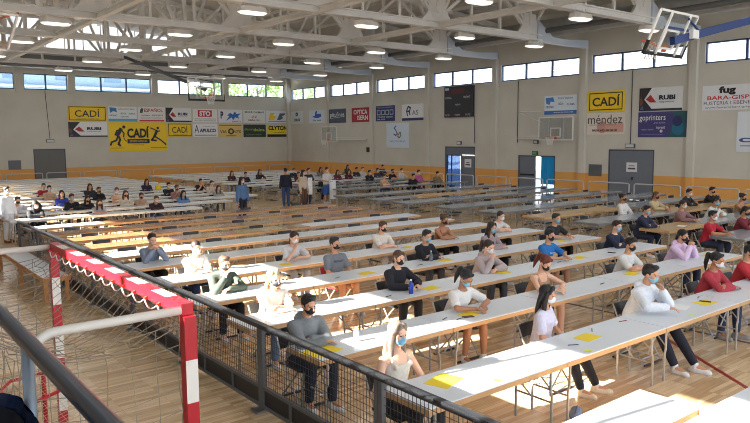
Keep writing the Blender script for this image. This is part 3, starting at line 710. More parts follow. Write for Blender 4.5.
for s in (-1, 1):
    zt_ = GZ-.005
    pts = [(-.04, s*(hy-.02), zt_)]+[(GB-GX+.16-.16*math.sin(t), s*(hy-.02), zt_-.16+.16*math.cos(t)) for t in [PI/2*i/6 for i in range(7)]]+[(GB-GX-.02, s*(hy-.02), 1.0), (GB-GX-.1, s*(hy-.02), .03)]
    MB().tube(pts, .028, 10).build('net_support', M_pipe, g, smooth=True)
MB().tube([(GB-GX-.1, -hy, .04), (GB-GX-.1, hy, .04)], .025, 8).build('ground_bar', M_pipe, g, smooth=True)
rope = MB()
n = 14
for i in range(n):
    y = -hy+.12+(2*hy-.24)*i/(n-1)
    MB().bar((-.04, y, GZ-.025), (-.062, y, GZ-.035), .022, .022).build('net_hook', mat('hook_red', s2l(200, 60, 40), .5), g)
    if i < n-1:
        y1 = -hy+.12+(2*hy-.24)*(i+1)/(n-1)
        rope.tube([(-.06-.012*math.sin(PI*t), y+(y1-y)*t, GZ-.035-.042*math.sin(PI*t)) for t in [q/6 for q in range(7)]], .0055, 5)
rope.build('edge_rope', M_net, g)
net = MB(); R_ = .003
rnd = random.Random(3)
def grid(P, nu, nv, jit=.012):
    pts = [[V(P(i/nu, j/nv))+V((rnd.uniform(-jit, jit), rnd.uniform(-jit, jit), rnd.uniform(-jit, jit)/2)) for j in range(nv+1)] for i in range(nu+1)]
    for i in range(nu+1): net.tube(pts[i], R_, 4, caps=False)
    for j in range(nv+1): net.tube([pts[i][j] for i in range(nu+1)], R_, 4, caps=False)
bx = GB-GX
for s in (-1, 1):
    grid(lambda u, v, s=s: (bx*u-.05, s*(hy-.03)+s*.03*math.sin(PI*v)*math.sin(PI*u), (GZ-.12)*(1-v)-.06*math.sin(PI*u)*(1-v)+.04), 6, 13)
grid(lambda u, v: (bx*u-.06, -hy+2*hy*v, GZ-.1-.28*math.sin(PI*min(1, u*1.0))*(.4+.6*math.sin(PI*v))-.12*u*math.sin(PI*v)), 7, 24, .02)
grid(lambda u, v: (bx-.02-.1*u+.04*math.sin(PI*u), -hy+2*hy*v, (GZ-.22)*(1-u)-.12*math.sin(PI*v)*(1-u)+.04), 12, 22, .02)
net.build('net', mat('net_cord', s2l(142, 130, 108), .85), g)
# small floorball goal with red tube
g2 = empty('floorball_goal', (1.32, 5.62, 0), PI/2, 'small red tubed floor goal with pale net standing inside the handball goal', 'goal')
GWd = .8
fr = MB().tube([(-GWd, 0, .03), (-GWd, 0, 1.0), (-GWd+.05, 0, 1.1), (-GWd+.15, 0, 1.15), (GWd-.15, 0, 1.15), (GWd-.05, 0, 1.1), (GWd, 0, 1.0), (GWd, 0, .03)], .02, 8)
ar = lambda z, d: [(-GWd, 0, z), (-GWd+.05, d*.7, z), (-GWd+.25, d, z), (GWd-.25, d, z), (GWd-.05, d*.7, z), (GWd, 0, z)]
fr.tube(ar(.04, .6), .018, 8).tube(ar(1.05, .38), .014, 8).tube([(0, 0, 1.15), (0, .36, 1.05), (0, .6, .04)], .016, 8)
fr.build('frame', M_red, g2, smooth=True)
nb = MB()
for i in range(29):
    x = -GWd+2*GWd*i/28; nb.tube([(x, 0, 1.14), (x, .36, 1.03), (x, .6, .04)], .0018, 4)
for j in range(22):
    qn = j/21; y = .36*min(1, qn*3) if qn < .33 else .36+.24*(qn-.33)/.67; z = 1.14-.11*qn*3 if qn < .33 else 1.03-.99*(qn-.33)/.67
    nb.tube([(-GWd, y*.9, z), (GWd, y*.9, z)], .0018, 4)
for s in (-1, 1):
    for j in range(16): nb.tube([(s*GWd, .02, 1.1-j*.07), (s*GWd, .38+.2*j/16, 1.02-j*.065)], .0018, 4)
nb.build('net', mat('net_cord_b', s2l(196, 172, 148), .85), g2)
# low benches along the fence
def bench(loc, L, w, z, label):
    r = empty('low_bench', loc, 0, label, 'bench')
    Mw = mat('orange_wood', s2l(190, 130, 66), .5, noise=.15, nscale=6)
    MB().box((-w/2, 0, z-.03), (w/2, L, z)).build('bench_top', mat('white_laminate', s2l(214, 218, 224), .3), r)
    MB().box((-w/2-.02, -.02, z-.08), (w/2+.02, 0, z)).box((-w/2-.02, L, z-.08), (w/2+.02, L+.02, z)).box((-w/2-.02, 0, z-.08), (-w/2, L, z)).box((w/2, 0, z-.08), (w/2+.02, L, z)).build('frame', Mw, r)
    for y in (.05, L/2, L-.05):
        for x in (-w/2+.04, w/2-.04): MB().box((x-.035, y-.035, 0), (x+.035, y+.035, z-.03)).build('leg', Mw, r)
bench((3.2, 13.9, 0), 4.6, .46, .48, 'long low white bench with wooden legs between the goal and the mesh fence')
bench((2.55, 18.6, 0), 2.0, .5, .5, 'short wooden low bench beyond the goal, past the long white bench')
# ------------------------------------------------------------------ spectator stand, railing, bin
struct('floor', MB().box((-4.5, -5, 1.05), (.44, 3.3, 1.25)).box((.3, -5, 0), (.44, 3.3, 1.05)), mat('stand_concrete', s2l(130, 128, 124), .8))
rl = empty('stand_railing', (.45, 0, 1.25), 0, 'dark grey tubular railing of the spectator stand in front of the goal', 'railing')
M_rail = mat('railing_paint', s2l(72, 80, 94), .28, .5)
MB().tube([(0, -2, 1.2), (0, 3.26, 1.2)], .027, 16).build('handrail', M_rail, rl, smooth=True)
M_rp = mat('railing_post', s2l(120, 130, 140), .3, .6)
for y in (.2, 2.4): MB().tube([(.0, y, 0), (.0, y, 1.19)], .02, 12).build('post', M_rp, rl, smooth=True)
MB().tube([(-.03, -2, .5), (-.03, 2.44, .5)], .016, 10).build('lower_bar', M_rp, rl, smooth=True)
# bin with bag hanging behind the railing
bn = empty('waste_bin', (.212, 2.13, 1.25), 0, 'waste bin lined with a dark blue plastic bag behind the stand railing', 'bin')
def tub(r0, r1, z0, z1, n=40, wob=0., th=.006):
    mb = MB(); L = 9; vs = []
    for j in range(L):
        q = j/(L-1); z = z0+(z1-z0)*q
        for i in range(n):
            a = 2*PI*i/n; rr = r0+(r1-r0)*q+wob*(.4+.6*q)*(math.sin(a*7+q*3)+.6*math.sin(a*13-q*5))
            ca, sa = math.cos(a), math.sin(a); k_ = (abs(ca)**5+abs(sa)**5)**-.2
            vs.append((rr*ca*k_, 1.6*rr*sa*k_, z+(wob*1.2*math.sin(a*5) if j == L-1 else 0)))
    fs = [(j*n+i, j*n+(i+1) % n, (j+1)*n+(i+1) % n, (j+1)*n+i) for j in range(L-1) for i in range(n)]
    return mb.add(vs, fs)
tub(.15, .185, 0.02, 1.0).add([(.15*math.cos(2*PI*i/24), .26*math.sin(2*PI*i/24), .02) for i in range(24)], [tuple(range(24))]).build('bin_body', M_black, bn, smooth=True)
bag = tub(.186, .196, .5, 1.04, 60, .006); o_ = tub(.198, .12, 1.04, .5, 60, .005); bag.join(o_)
bag.build('bin_bag', mat('bin_bag', s2l(24, 34, 58), .22, spec=.6), bn, smooth=True)
# ------------------------------------------------------------------ tables
TL = 2.0; ZT = .74
M_wood_edge = mat('plywood_edge', s2l(192, 150, 104), .5, noise=.08, nscale=4)
TOPS = {'white': mat('white_table_top', s2l(216, 221, 226), .3, noise=.015, nscale=2, spec=.3), 'brown': mat('brown_table_top', s2l(168, 112, 72), .15, noise=.08, nscale=3),
        'grey': mat('grey_table_top', s2l(158, 165, 170), .12, noise=.02, nscale=2), 'wood': mat('beech_table_top', s2l(196, 164, 118), .25, noise=.06, nscale=3)}
M_leg = mat('table_leg', s2l(170, 166, 158), .4, .35)
M_pedge = mat('pale_edge', s2l(206, 202, 192), .5)
M_gedge = mat('grey_edge', s2l(120, 122, 124), .5)
_tm = {}
def table_pieces(w):
    if w in _tm: return _tm[w]
    L = TL-.012; P = {}
    P['table_top'] = MB().box((-L/2, 0, ZT-.012), (L/2, w, ZT))
    P['edge_band'] = MB().box((-L/2, 0, ZT-.065), (L/2, .022, ZT-.0125)).box((-L/2, w-.022, ZT-.065), (L/2, w, ZT-.0125)).box((-L/2, .022, ZT-.065), (-L/2+.022, w-.022, ZT-.0125)).box((L/2-.022, .022, ZT-.065), (L/2, w-.022, ZT-.0125)).box((-L/2+.02, .02, ZT-.035), (L/2-.02, w-.02, ZT-.0125))
    legs = []; cross = []; br = []
    for sx in (-1, 1):
        x = sx*(L/2-.16)
        for y in (.09, w-.09):
            legs.append(MB().tube([(x, y, ZT-.06), (x, y, .42), (x+sx*.025, y, .36), (x+sx*.025, y, 0)], .015, 8))
        cross.append(MB().tube([(x+sx*.02, .09, .3), (x+sx*.02, w-.09, .3)], .011, 6))
        br.append(MB().tube([(x, w/2, .3+.0), (x-sx*.36, w/2, ZT-.06)], .01, 6).tube([(x, .1, .46), (x-sx*.02, w/2, ZT-.06)], .009, 6))
    P['leg'] = legs; P['crossbar'] = cross; P['brace'] = br
    meshes = {k: ([b.mesh(k) for b in v] if isinstance(v, list) else v.mesh(k)) for k, v in P.items()}
    one = MB()
    def inc(b, mi):
        o = len(one.v); one.v += b.v; one.f += [tuple(i+o for i in f) for f in b.f]; one.mi += [mi]*len(b.f)
    inc(P['table_top'], 0); inc(P['edge_band'], 1)
    for b in legs+cross+br: inc(b, 2)
    _tm[w] = (meshes, one, {}); return _tm[w]
def slot(me, m):
    if not me.materials: me.materials.append(m)
    return me
def table(x, y, w, top, label, near, dz=0., group=None, pale=False):
    meshes, one, cache = table_pieces(w)
    mt = TOPS[top]; me_ = M_pedge if pale else (M_gedge if top == 'grey' else M_wood_edge)
    if near:
        r = empty('folding_table', (x, y, dz), 0, label, 'table', group)
        link('table_top', slot(meshes['table_top'], None), r, m=mt); link('edge_band', slot(meshes['edge_band'], None), r, m=me_)
        for k in ('leg', 'crossbar', 'brace'):
            for q in meshes[k]: link(k, slot(q, None), r, m=M_leg)
        return r
    if (top, pale) not in cache: cache[top, pale] = one.mesh('folding_table', [mt, me_, M_leg])
    o = link('folding_table', cache[top, pale], loc=(x, y, dz)); tag(o, label, 'table', group); return o
LROW = [4.2, 5.9, 7.45, 9.05, 10.7, 12.35, 13.85, 15.3, 16.7, 18.2, 19.75, 22.1, 23.8]+[25.5+1.6*k for k in range(13)]
RROW = [6.78, 8.56, 10.55, 12.35, 14.2, 16.2, 18.4, 20.1, 22.2, 25.2, 27.1, 29.0, 30.8, 32.6, 34.4, 36.2, 38.0, 39.8, 41.6, 43.4]
X0 = 3.9
EMPTY_CHAIRS = []
for i, y in enumerate(LROW):
    for c in range(5):
        if i == 11 and c > 2: continue
        if i == 12 and c > 3: continue
        x = X0+TL*(c+.5)
        top = 'white'
        if i in (8, 9, 10) or (i == 7 and c < 3): top = 'brown'
        if i == 10 and c == 0: top = 'white'
        nm = {'white': 'white-topped', 'brown': 'brown-topped'}[top]
        table(x, y, .66, top, '%s table, %s from the mesh fence, %s full row of the fence-side block' % (nm, ORD[c+1], ORD[i+1]), i < 6, group='tables of the block beside the fence', pale=i > 10)
for i, y in enumerate(RROW):
    for c in range(5):
        if i == 9 and c == 0: continue
        x = 16.0+2.06*(c+.5)
        top = 'grey'
        if (i == 1 and c == 0) or (i == 2 and c in (2, 3)) or (i == 3 and c in (0, 1)) or (i == 7 and c in (1, 2)): top = 'wood'
        if i >= 12: top = 'white'
        nm = {'white': 'white-topped', 'grey': 'grey-topped', 'wood': 'beech-topped'}[top]
        table(x, y, .8 if i < 12 else .7, top, '%s table, %s from the central aisle, %s row of the block by doors' % (nm, ORD[c+1], ORD[i+1]), i < 4, group='tables of the block beside the doors', pale=i > 11)
table(4.75, 2.73, .56, 'white', 'sunlit white-topped table end in front of the first full row, cut by the picture edge', True)
table(6.72, 2.15, .56, 'white', 'sunlit white-topped table at the very bottom edge, abutting the table end', True, -.03)
# ------------------------------------------------------------------ folding chairs
M_ctube = mat('chair_tube', s2l(176, 174, 168), .3, .8)
M_cblack = mat('chair_vinyl', s2l(30, 30, 33), .45)
M_cred = mat('chair_red', s2l(196, 40, 50), .45)
def chair_pieces():
    P = {}
    P['seat'] = [MB().box((-.2, -.2, .435), (.2, .19, .46)).box((-.185, -.215, .43), (.185, -.2, .455))]
    b = MB(); n = 8
    for i in range(n):
        a0 = -.2+.4*i/n; a1 = -.2+.4*(i+1)/n; f = lambda a: .235+.035*(1-(a/.2)**2)
        b.add([(a0, f(a0), .60), (a1, f(a1), .60), (a1, f(a1)+.03, .765), (a0, f(a0)+.03, .765), (a0, f(a0)+.016, .60), (a1, f(a1)+.016, .60), (a1, f(a1)+.046, .765), (a0, f(a0)+.046, .765)],
              [(0, 1, 2, 3), (7, 6, 5, 4), (3, 2, 6, 7), (0, 4, 5, 1)]+([(0, 3, 7, 4)] if i == 0 else [])+([(1, 5, 6, 2)] if i == n-1 else []))
    P['backrest'] = [b]
    P['leg'] = [MB().tube([(s*.215, .275, .77), (s*.215, .2, .6), (s*.215, -.21, .02)], .0115, 8) for s in (-1, 1)]+[MB().tube([(s*.19, -.17, .44), (s*.19, .24, .02)], .0115, 8) for s in (-1, 1)]
    P['stretcher'] = [MB().tube([(-.215, -.17, .09), (.215, -.17, .09)], .009, 6), MB().tube([(-.19, .2, .07), (.19, .2, .07)], .009, 6)]
    P['foot_bar'] = [MB().tube([(-.2, .26, .015), (.2, .26, .015)], .014, 6), MB().tube([(-.22, -.225, .015), (.22, -.225, .015)], .014, 6)]
    return P
CP = chair_pieces(); CM = {k: [slot(b.mesh(k), None) for b in v] for k, v in CP.items()}
one = MB()
for k, v in CP.items():
    for b in v:
        o = len(one.v); one.v += b.v; one.f += [tuple(i+o for i in f) for f in b.f]; one.mi += [0 if k in ('seat', 'backrest', 'foot_bar') else 1]*len(b.f)
CONE = one.mesh('folding_chair', [M_cblack, M_ctube])
def chair(x, y, label, near, col=None, rz=0., group=None):
    if near:
        r = empty('folding_chair', (x, y, 0), rz, label, 'chair', group)
        for k, v in CM.items():
            for q in v: link(k, q, r, m=(col or M_cblack) if k in ('seat', 'backrest') else (M_cblack if k == 'foot_bar' else M_ctube))
        return r
    o = link('folding_chair', CONE, loc=(x, y, 0), rot=(0, 0, rz)); tag(o, label, 'chair', group); return o
# ------------------------------------------------------------------ people
def rx(a): return Matrix.Rotation(a, 3, 'X')
def rz3(a): return Matrix.Rotation(a, 3, 'Z')
def ik(S, W, hint, a=.285, b=.255):
    d = W-S; L = min(d.length, a+b-.002); dn = d.normalized()
    if d.length > a+b: W = S+dn*L
    c = (a*a-b*b+L*L)/(2*L); h = math.sqrt(max(0, a*a-c*c))
    q = V(hint)-dn*V(hint).dot(dn); q.normalize()
    return S+dn*c+q*h, W
POSE = {
 # lean, head pitch (down +), head yaw, wrists R/L (x,y,z), hints, hand curl, legs (knee y, ankle y), cross
 'fold': dict(lean=.30, hp=.06, hy=0, R=(.05, -.43, .785), L=(-.07, -.345, .82), hr=(-1, -.2, -.5), hl=(1, -.2, -.5), dR=(1, -.25, 0), dL=(-1, -.2, 0), curl=.35),
 'clasp': dict(lean=.36, hp=.05, hy=0, R=(-.045, -.40, .98), L=(.045, -.40, .98), hr=(-.6, -.4, -1), hl=(.6, -.4, -1), dR=(.5, -.15, .8), dL=(-.5, -.15, .8), curl=.75, nR=(1, 0, 0), nL=(-1, 0, 0)),
 'chin': dict(lean=.36, hp=.08, hy=.12, R=(-.07, -.36, .95), L=(-.02, -.42, .80), hr=(-.7, -.4, -1), hl=(1, -.3, -.3), dR=(.3, .1, .9), dL=(-.9, -.3, 0), curl=.6, nR=(1, .3, 0)),
 'write': dict(lean=.40, hp=.42, hy=0, R=(-.09, -.52, .79), L=(.10, -.47, .80), hr=(-1, -.1, -.3), hl=(1, -.1, -.3), dR=(.35, -.9, -.08), dL=(-.5, -.8, 0), curl=.45),
 'lap': dict(lean=.06, hp=.08, hy=0, R=(-.13, -.17, .645), L=(.12, -.18, .645), hr=(-1, .5, -.2), hl=(1, .5, -.2), dR=(.2, -.9, -.1), dL=(-.2, -.9, -.1), curl=.25, back=.06),
 'back': dict(lean=-.02, hp=.0, hy=.1, R=(-.08, -.27, .66), L=(.04, -.30, .67), hr=(-1, .4, -.4), hl=(1, .4, -.4), dR=(.8, -.5, 0), dL=(-.8, -.5, 0), curl=.4, back=.05),
 'rest': dict(lean=.22, hp=.04, hy=0, R=(-.13, -.50, .80), L=(.08, -.48, .80), hr=(-1, 0, -.5), hl=(1, 0, -.5), dR=(.3, -.95, 0), dL=(-.3, -.95, 0), curl=.3),
 'low': dict(lean=.5, hp=-.05, hy=.1, R=(.04, -.47, .785), L=(-.10, -.385, .82), hr=(-1, -.2, 0), hl=(1, -.2, 0), dR=(1, -.2, 0), dL=(-1, -.2, 0), curl=.35),
 'chinext': dict(lean=.34, hp=.08, hy=.12, R=(-.10, -.50, .80), L=(.05, -.36, .96), hr=(-1, -.2, -.3), hl=(.7, -.4, -1), dR=(.5, -.85, 0), dL=(-.4, .05, .9), curl=.5, nL=(-1, .3, 0), ext=.3),
 'lapext': dict(lean=.1, hp=.12, hy=0, R=(-.12, -.2, .65), L=(.09, -.2, .655), hr=(-1, .5, -.2), hl=(1, .5, -.2), dR=(.2, -.9, -.1), dL=(-.2, -.9, -.1), curl=.25, back=.06, ext=.2),
 'stand': dict(stand=1, lean=.0, hp=.1, hy=.2, R=(-.25, -.06, .80), L=(.25, -.06, .80), hr=(-.4, .8, 0), hl=(.4, .8, 0), dR=(0, -.15, -1), dL=(0, -.15, -1), curl=.3, nR=(1, 0, 0), nL=(-1, 0, 0)),
 'hold': dict(stand=1, lean=.02, hp=.12, hy=0, R=(-.10, -.27, 1.06), L=(.10, -.27, 1.06), hr=(-.8, .3, -.8), hl=(.8, .3, -.8), dR=(.4, -.9, .2), dL=(-.4, -.9, .2), curl=.6),
}
SK0 = {}
def skeleton(pn):
    if pn in SK0: return SK0[pn]
    p = POSE[pn]; s = {}
    st = p.get('stand'); z0 = .93 if st else .55; bk = p.get('back', 0)
    hip = V((0, bk, z0)); Rl = rx(p['lean'])
    up = lambda d, f=0.: hip+Rl @ V((0, f, d))
    s['hip'] = hip; s['waist'] = hip+rx(p['lean']*.6) @ V((0, -.005, .17)); s['chest'] = up(.33, -.01); s['sh'] = up(.44); s['neck'] = up(.49, .0)
    R2 = rx(p['lean']*.35+p['hp'])
    s['head'] = s['neck']+rx(p['lean']*.6) @ V((0, -.02, .155)); s['Rh'] = rz3(p['hy']) @ R2
    s['Rl'] = Rl
    for k, sg in (('R', -1), ('L', 1)):
        S = up(.41)+V((sg*.172, 0, 0)); W = V(p[k])
        E_, W = ik(S, W, p['h'+k.lower()])
        s['S'+k], s['E'+k], s['W'+k] = S, E_, W
        s['d'+k] = V(p['d'+k]).normalized(); s['n'+k] = V(p.get('n'+k, (0, 0, -1)))
        h = hip+V((sg*.09, -.02, -.03))
        if st: kn = V((sg*.095, -.02, .49)); an = V((sg*.10, .02, .085)); toe = V((0, -1, 0))
        else:
            dk = .03 if sg < 0 else -.02
            ex = p.get('ext', 0)
            kn = V((sg*.125, bk-.44+dk, .52)); an = V((sg*.115, bk-.44+dk*5+(.06 if sg > 0 else -.05)-ex, .09)); toe = V((sg*.15, -1, 0)).normalized()
        s['H'+k], s['K'+k], s['A'+k], s['T'+k] = h, kn, an, toe
    SK0[pn] = s; return s
def side(v): return V((v, 0, 0))
def hand(mb, W, d, n, sg, curl):
    n = (n-d*n.dot(d)).normalized(); a = d.cross(n).normalized()
    # a : across the palm, thumb side chosen by sg
    th = a if sg < 0 else -a
    pc = W+d*.05
    Mx = Matrix((th*1.0, d*1.0, n*1.0)).transposed()
    mb.ell(pc, (.04, .052, .0165), Mx)
    mb.cap(W-d*.02, W+d*.03, .028, .026)
    for i, (off, L) in enumerate(((.030, .074), (.010, .082), (-.011, .076), (-.031, .060))):
        b = W+d*(.088-.004*abs(i-1.2))+th*off; q = (d+th*(off*2.2)).normalized(); a1 = curl*.8
        l1, l2, l3 = L*.45, L*.31, L*.24
        ax = n
        d1 = (q*math.cos(a1)+ax*math.sin(a1)); d2 = (q*math.cos(a1*2.1)+ax*math.sin(a1*2.1)); d3 = (q*math.cos(a1*2.9)+ax*math.sin(a1*2.9))
        p1 = b+d1*l1; p2 = p1+d2*l2; p3 = p2+d3*l3
        mb.cap(b-q*.03, b, .0095, .0095, 8); mb.cap(b, p1, .0095, .009, 8); mb.cap(p1, p2, .009, .0082, 8); mb.cap(p2, p3, .0082, .007, 8)
    b = W+d*.025+th*.03; t1 = b+(d*.7+th*.75+n*.25).normalized()*.042; t2 = t1+(d*.95+th*.15+n*.45).normalized()*.034
    mb.cap(b, t1, .0135, .011, 8); mb.cap(t1, t2, .011, .0085, 8)
def torso(mb, s, g=0., top=.49, sx=1.):
    Rl = s['Rl']
    lv = [(s['hip']+V((0, .0, -.075)), .125, .10), (s['hip'], .158+.01, .115), (s['waist'], .135, .10), (s['chest'], .16, .112), (s['sh']-Rl @ V((0, 0, .03)), .155, .09), (s['sh']+Rl @ V((0, 0, .015)), .11, .07), (s['neck'], .062, .058)]
    rr = []
    for i, (c, a, b) in enumerate(lv):
        rr.append((c, side((a+g)*sx), Rl @ V((0, b+g, 0))))
    mb.loft(rr[:7], 20)
    for k in ('R', 'L'): mb.cap(s['sh']-Rl @ V((0, 0, .03)), s['S'+k], .062+g, .052+g)
def legs(mb, s, g=0., frac=1., flare=0.):
    for k in ('R', 'L'):
        H, K, A = s['H'+k], s['K'+k], s['A'+k]
        mb.cap(s['hip']+(H-s['hip'])*.5, H, .095+g, .09+g)
        if frac < .9:
            q = H.lerp(K, frac*1.4); mb.cap(H, q, .088+g, .075+g+flare, flat=False)
        else:
            mb.cap(H, K, .088+g, .062+g); mb.cap(K, K.lerp(A, .35), .060+g, .057+g); mb.cap(K.lerp(A, .35), A+(A-K).normalized()*(-.03 if g else 0), .057+g, .036+g+flare)
def head(mb, s):
    R = s['Rh']; c = s['head']; T = lambda v: c+R @ V(v)
    E = lambda v, r: mb.ell(T(v), r, R)
    E((0, .012, .035), (.073, .092, .086)); E((0, -.018, -.02), (.062, .07, .085)); E((0, -.045, -.082), (.034, .034, .026)); E((0, -.04, -.045), (.05, .045, .05))
    mb.cap(T((0, -.086, .018)), T((0, -.107, -.018)), .010, .0155, 8)
    mb.cap(T((-.022, -.076, -.056)), T((.022, -.076, -.056)), .009, .009, 8)
    mb.cap(T((-.045, -.074, .034)), T((.045, -.074, .034)), .011, .011, 8)
    for sg in (-1, 1): E((sg*.073, .012, .0), (.011, .022, .032)); E((sg*.04, -.05, -.01), (.026, .03, .03))
    mb.cap(s['neck']+s['Rl'] @ V((0, .008, -.05)), T((0, .02, -.05)), .057, .052)
BM = {}
def body_mesh(pn):
    k = ('body', pn)
    if k not in BM:
        s = skeleton(pn); mb = MB(); torso(mb, s); legs(mb, s); head(mb, s); p = POSE[pn]
        for q, sg in (('R', -1), ('L', 1)):
            mb.cap(s['S'+q], s['E'+q], .047, .038); mb.cap(s['E'+q], s['E'+q].lerp(s['W'+q], .35), .039, .038); mb.cap(s['E'+q].lerp(s['W'+q], .35), s['W'+q], .038, .026)
            hand(mb, s['W'+q], s['d'+q], s['n'+q], sg, p['curl'])
            A = s['A'+q]; t = s['T'+q]; mb.cap(A+V((0, 0, -.02)), A+t*.13+V((0, 0, -.05)), .036, .03)
        BM[k] = remesh(mb, .0075, 2, 'person')
    return BM[k]
def top_mesh(pn, kind):
    k = (kind, pn)
    if k not in BM:
        s = skeleton(pn); mb = MB(); g = {'tank': .009, 'short': .013, 'long': .013, 'hoodie': .022, 'jacket': .02}[kind]
        if kind == 'tank':
            Rl = s['Rl']
            mb.loft([(s['hip']+V((0, 0, -.02)), side(.176), Rl @ V((0, .125, 0))), (s['waist'], side(.146), Rl @ V((0, .11, 0))), (s['chest'], side(.171), Rl @ V((0, .122, 0))), (s['chest']+Rl @ V((0, -.01, .05)), side(.158), Rl @ V((0, .11, 0)))], 20)
            for sg in (-1, 1):
                a = s['chest']+Rl @ V((sg*.10, -.10, .03)); b = s['sh']+Rl @ V((sg*.10, .0, .012)); c = s['chest']+Rl @ V((sg*.10, .10, .03))
                mb.cap(a, b, .026, .026, 8); mb.cap(b, c, .026, .026, 8)
        else:
            Rl = s['Rl']
            lv = [(s['hip']+V((0, 0, -.05)), .168, .118), (s['hip']+V((0, 0, .03)), .168, .12), (s['waist'], .145, .108), (s['chest'], .163, .114), (s['sh']-Rl @ V((0, 0, .03)), .156, .092), (s['sh']+Rl @ V((0, 0, .012)), .115, .076), (s['neck']+Rl @ V((0, .005, -.012)), .07, .066)]
            mb.loft([(c, side(a+g), Rl @ V((0, b+g, 0))) for c, a, b in lv], 20)
            for q in ('R', 'L'):
                S, E_, W = s['S'+q], s['E'+q], s['W'+q]
                mb.cap(s['sh']-Rl @ V((0, 0, .03)), S, .064+g, .056+g)
                if kind == 'short': mb.cap(S, S.lerp(E_, .68), .053+g, .052+g); mb.cap(S.lerp(E_, .5), S.lerp(E_, .74), .051+g, .055+g, flat=True)
                else:
                    mb.cap(S, E_, .053+g, .044+g); mb.cap(E_, E_.lerp(W, .4), .046+g, .043+g); mb.cap(E_.lerp(W, .4), W-(W-E_).normalized()*.012, .043+g, .034+g)
            if kind == 'hoodie':
                c = s['neck']+Rl @ V((0, .085, -.03)); mb.ell(c, (.12, .065, .075), Rl); mb.ell(s['neck']+Rl @ V((0, .02, -.005)), (.088, .085, .035), Rl)
            if kind == 'jacket': mb.ell(s['neck']+Rl @ V((0, .03, -.01)), (.085, .07, .035), Rl)
        BM[k] = remesh(mb, .011, 4, 'top')
    return BM[k]
def bottom_mesh(pn, kind):
    k = (kind, pn)
    if k not in BM:
        s = skeleton(pn); mb = MB(); g = .014
        mb.loft([(s['hip']+V((0, 0, -.085)), side(.14), V((0, .11, 0))), (s['hip'], side(.176), V((0, .128, 0))), (s['hip']+V((0, 0, .07)), side(.155), V((0, .115, 0)))], 20)
        if kind == 'skirt':
            hK = (s['KR']+s['KL'])/2
            if POSE[pn].get('stand'): mb.loft([(s['hip'], side(.176), V((0, .128, 0))), (s['hip']+V((0, 0, -.3)), side(.22), V((0, .17, 0))), (V((0, 0, .42)), side(.25), V((0, .19, 0)))], 20)
            else: legs(mb, s, .016, .62, .01)
        elif kind == 'shorts': legs(mb, s, .015, .48, .012)
        else: legs(mb, s, g, 1., .014 if kind == 'wide' else .004)
        BM[k] = remesh(mb, .011, 4, 'bottom')
    return BM[k]
def shoe_meshes(pn):
    k = ('shoe', pn)
    if k not in BM:
        s = skeleton(pn); out = []
        for q in ('R', 'L'):
            A = s['A'+q]; t = s['T'+q]; z = V((0, 0, 1)); w = t.cross(z); mb = MB()
            G = V((A.x, A.y, 0)); Mx = Matrix((w, t, z)).transposed()
            mb.ell(G+t*.05+z*.035, (.044, .10, .034), Mx); mb.ell(G+t*.13+z*.03, (.047, .075, .03), Mx); mb.ell(G-t*.02+z*.045, (.038, .05, .044), Mx)
            mb.cap(G+z*.05, G+z*.1, .045, .043)
            mb.loft([(G+t*.065+z*h, w*.05, t*.145) for h in (.0, .022)], 20)
            out.append(remesh(mb, .009, 2, 'shoe'))
        BM[k] = out
    return BM[k]
def hair_mesh(style):
    k = ('hair', style)
    if k in BM: return BM[k]
    mb = MB(); E = lambda c, r: mb.ell(c, r)
    for sg in (-1, 1): mb.cap((sg*.045, -.085, .046), (sg*.02, -.09, .05), .005, .005, 8)
    E((0, .026, .055), (.082, .097, .088))
    if style != 'hooded':
        for sg in (-1, 1): E((sg*.058, .02, .03), (.022, .05, .05))
    if style == 'short':
        E((0, -.035, .115), (.062, .05, .03)); E((0, .07, .02), (.062, .045, .06))
    if style == 'crop': E((0, .055, .03), (.07, .06, .06))
    if style == 'quiff': E((0, -.045, .12), (.066, .055, .038)); E((0, .06, .03), (.066, .055, .065)); E((.02, -.03, .13), (.05, .04, .03))
    if style in ('long', 'longdark'):
        for sg in (-1, 1):
            mb.cap((sg*.07, -.01, .04), (sg*.083, .0, -.08), .028, .035); mb.cap((sg*.083, .0, -.08), (sg*.085, -.015, -.22), .036, .026)
            mb.cap((sg*.03, -.05, .11), (sg*.068, -.04, .05), .025, .02)
        mb.loft([((0, .05, .03), side(.085), V((0, .055, 0))), ((0, .075, -.08), side(.1), V((0, .04, 0))), ((0, .085, -.2), side(.105), V((0, .036, 0))), ((0, .085, -.29), side(.07), V((0, .022, 0)))], 16)
    if style in ('pony', 'bun', 'tied'):
        for sg in (-1, 1): mb.cap((sg*.03, -.05, .105), (sg*.068, -.02, .06), .022, .022)
        E((0, .06, .03), (.066, .055, .06))
        if style == 'pony': mb.cap((0, .10, .075), (0, .155, .06), .022, .036); mb.cap((0, .155, .06), (0, .165, -.08), .038, .034); mb.cap((0, .165, -.08), (.01, .15, -.2), .033, .012)
        if style == 'bun': E((0, .10, .10), (.045, .042, .042))
        if style == 'tied': mb.cap((0, .10, .0), (0, .12, -.09), .03, .02)
    if style == 'curly':
        rr = random.Random(5)
        for i in range(60):
            v = V((rr.gauss(0, 1), rr.gauss(0, 1)+.5, rr.gauss(0, 1)+.6)).normalized()
            if v.y < -.45 and v.z < .6: continue
            c = V((0, .02, .04))+V((v.x*.092, v.y*.105, v.z*.095)); E(c, (.026, .026, .026))
        for i in range(26):
            a = rr.uniform(.1, PI-.1); E((.10*math.cos(a), .03+.08*math.sin(a), rr.uniform(-.2, 0)), (.03, .03, .035))
    if style == 'hooded':
        E((0, .03, .03), (.105, .112, .125)); mb.cap((0, .05, -.03), (0, .07, -.14), .095, .11)
    BM[k] = remesh(mb, .0085, 2, 'hair'); return BM[k]
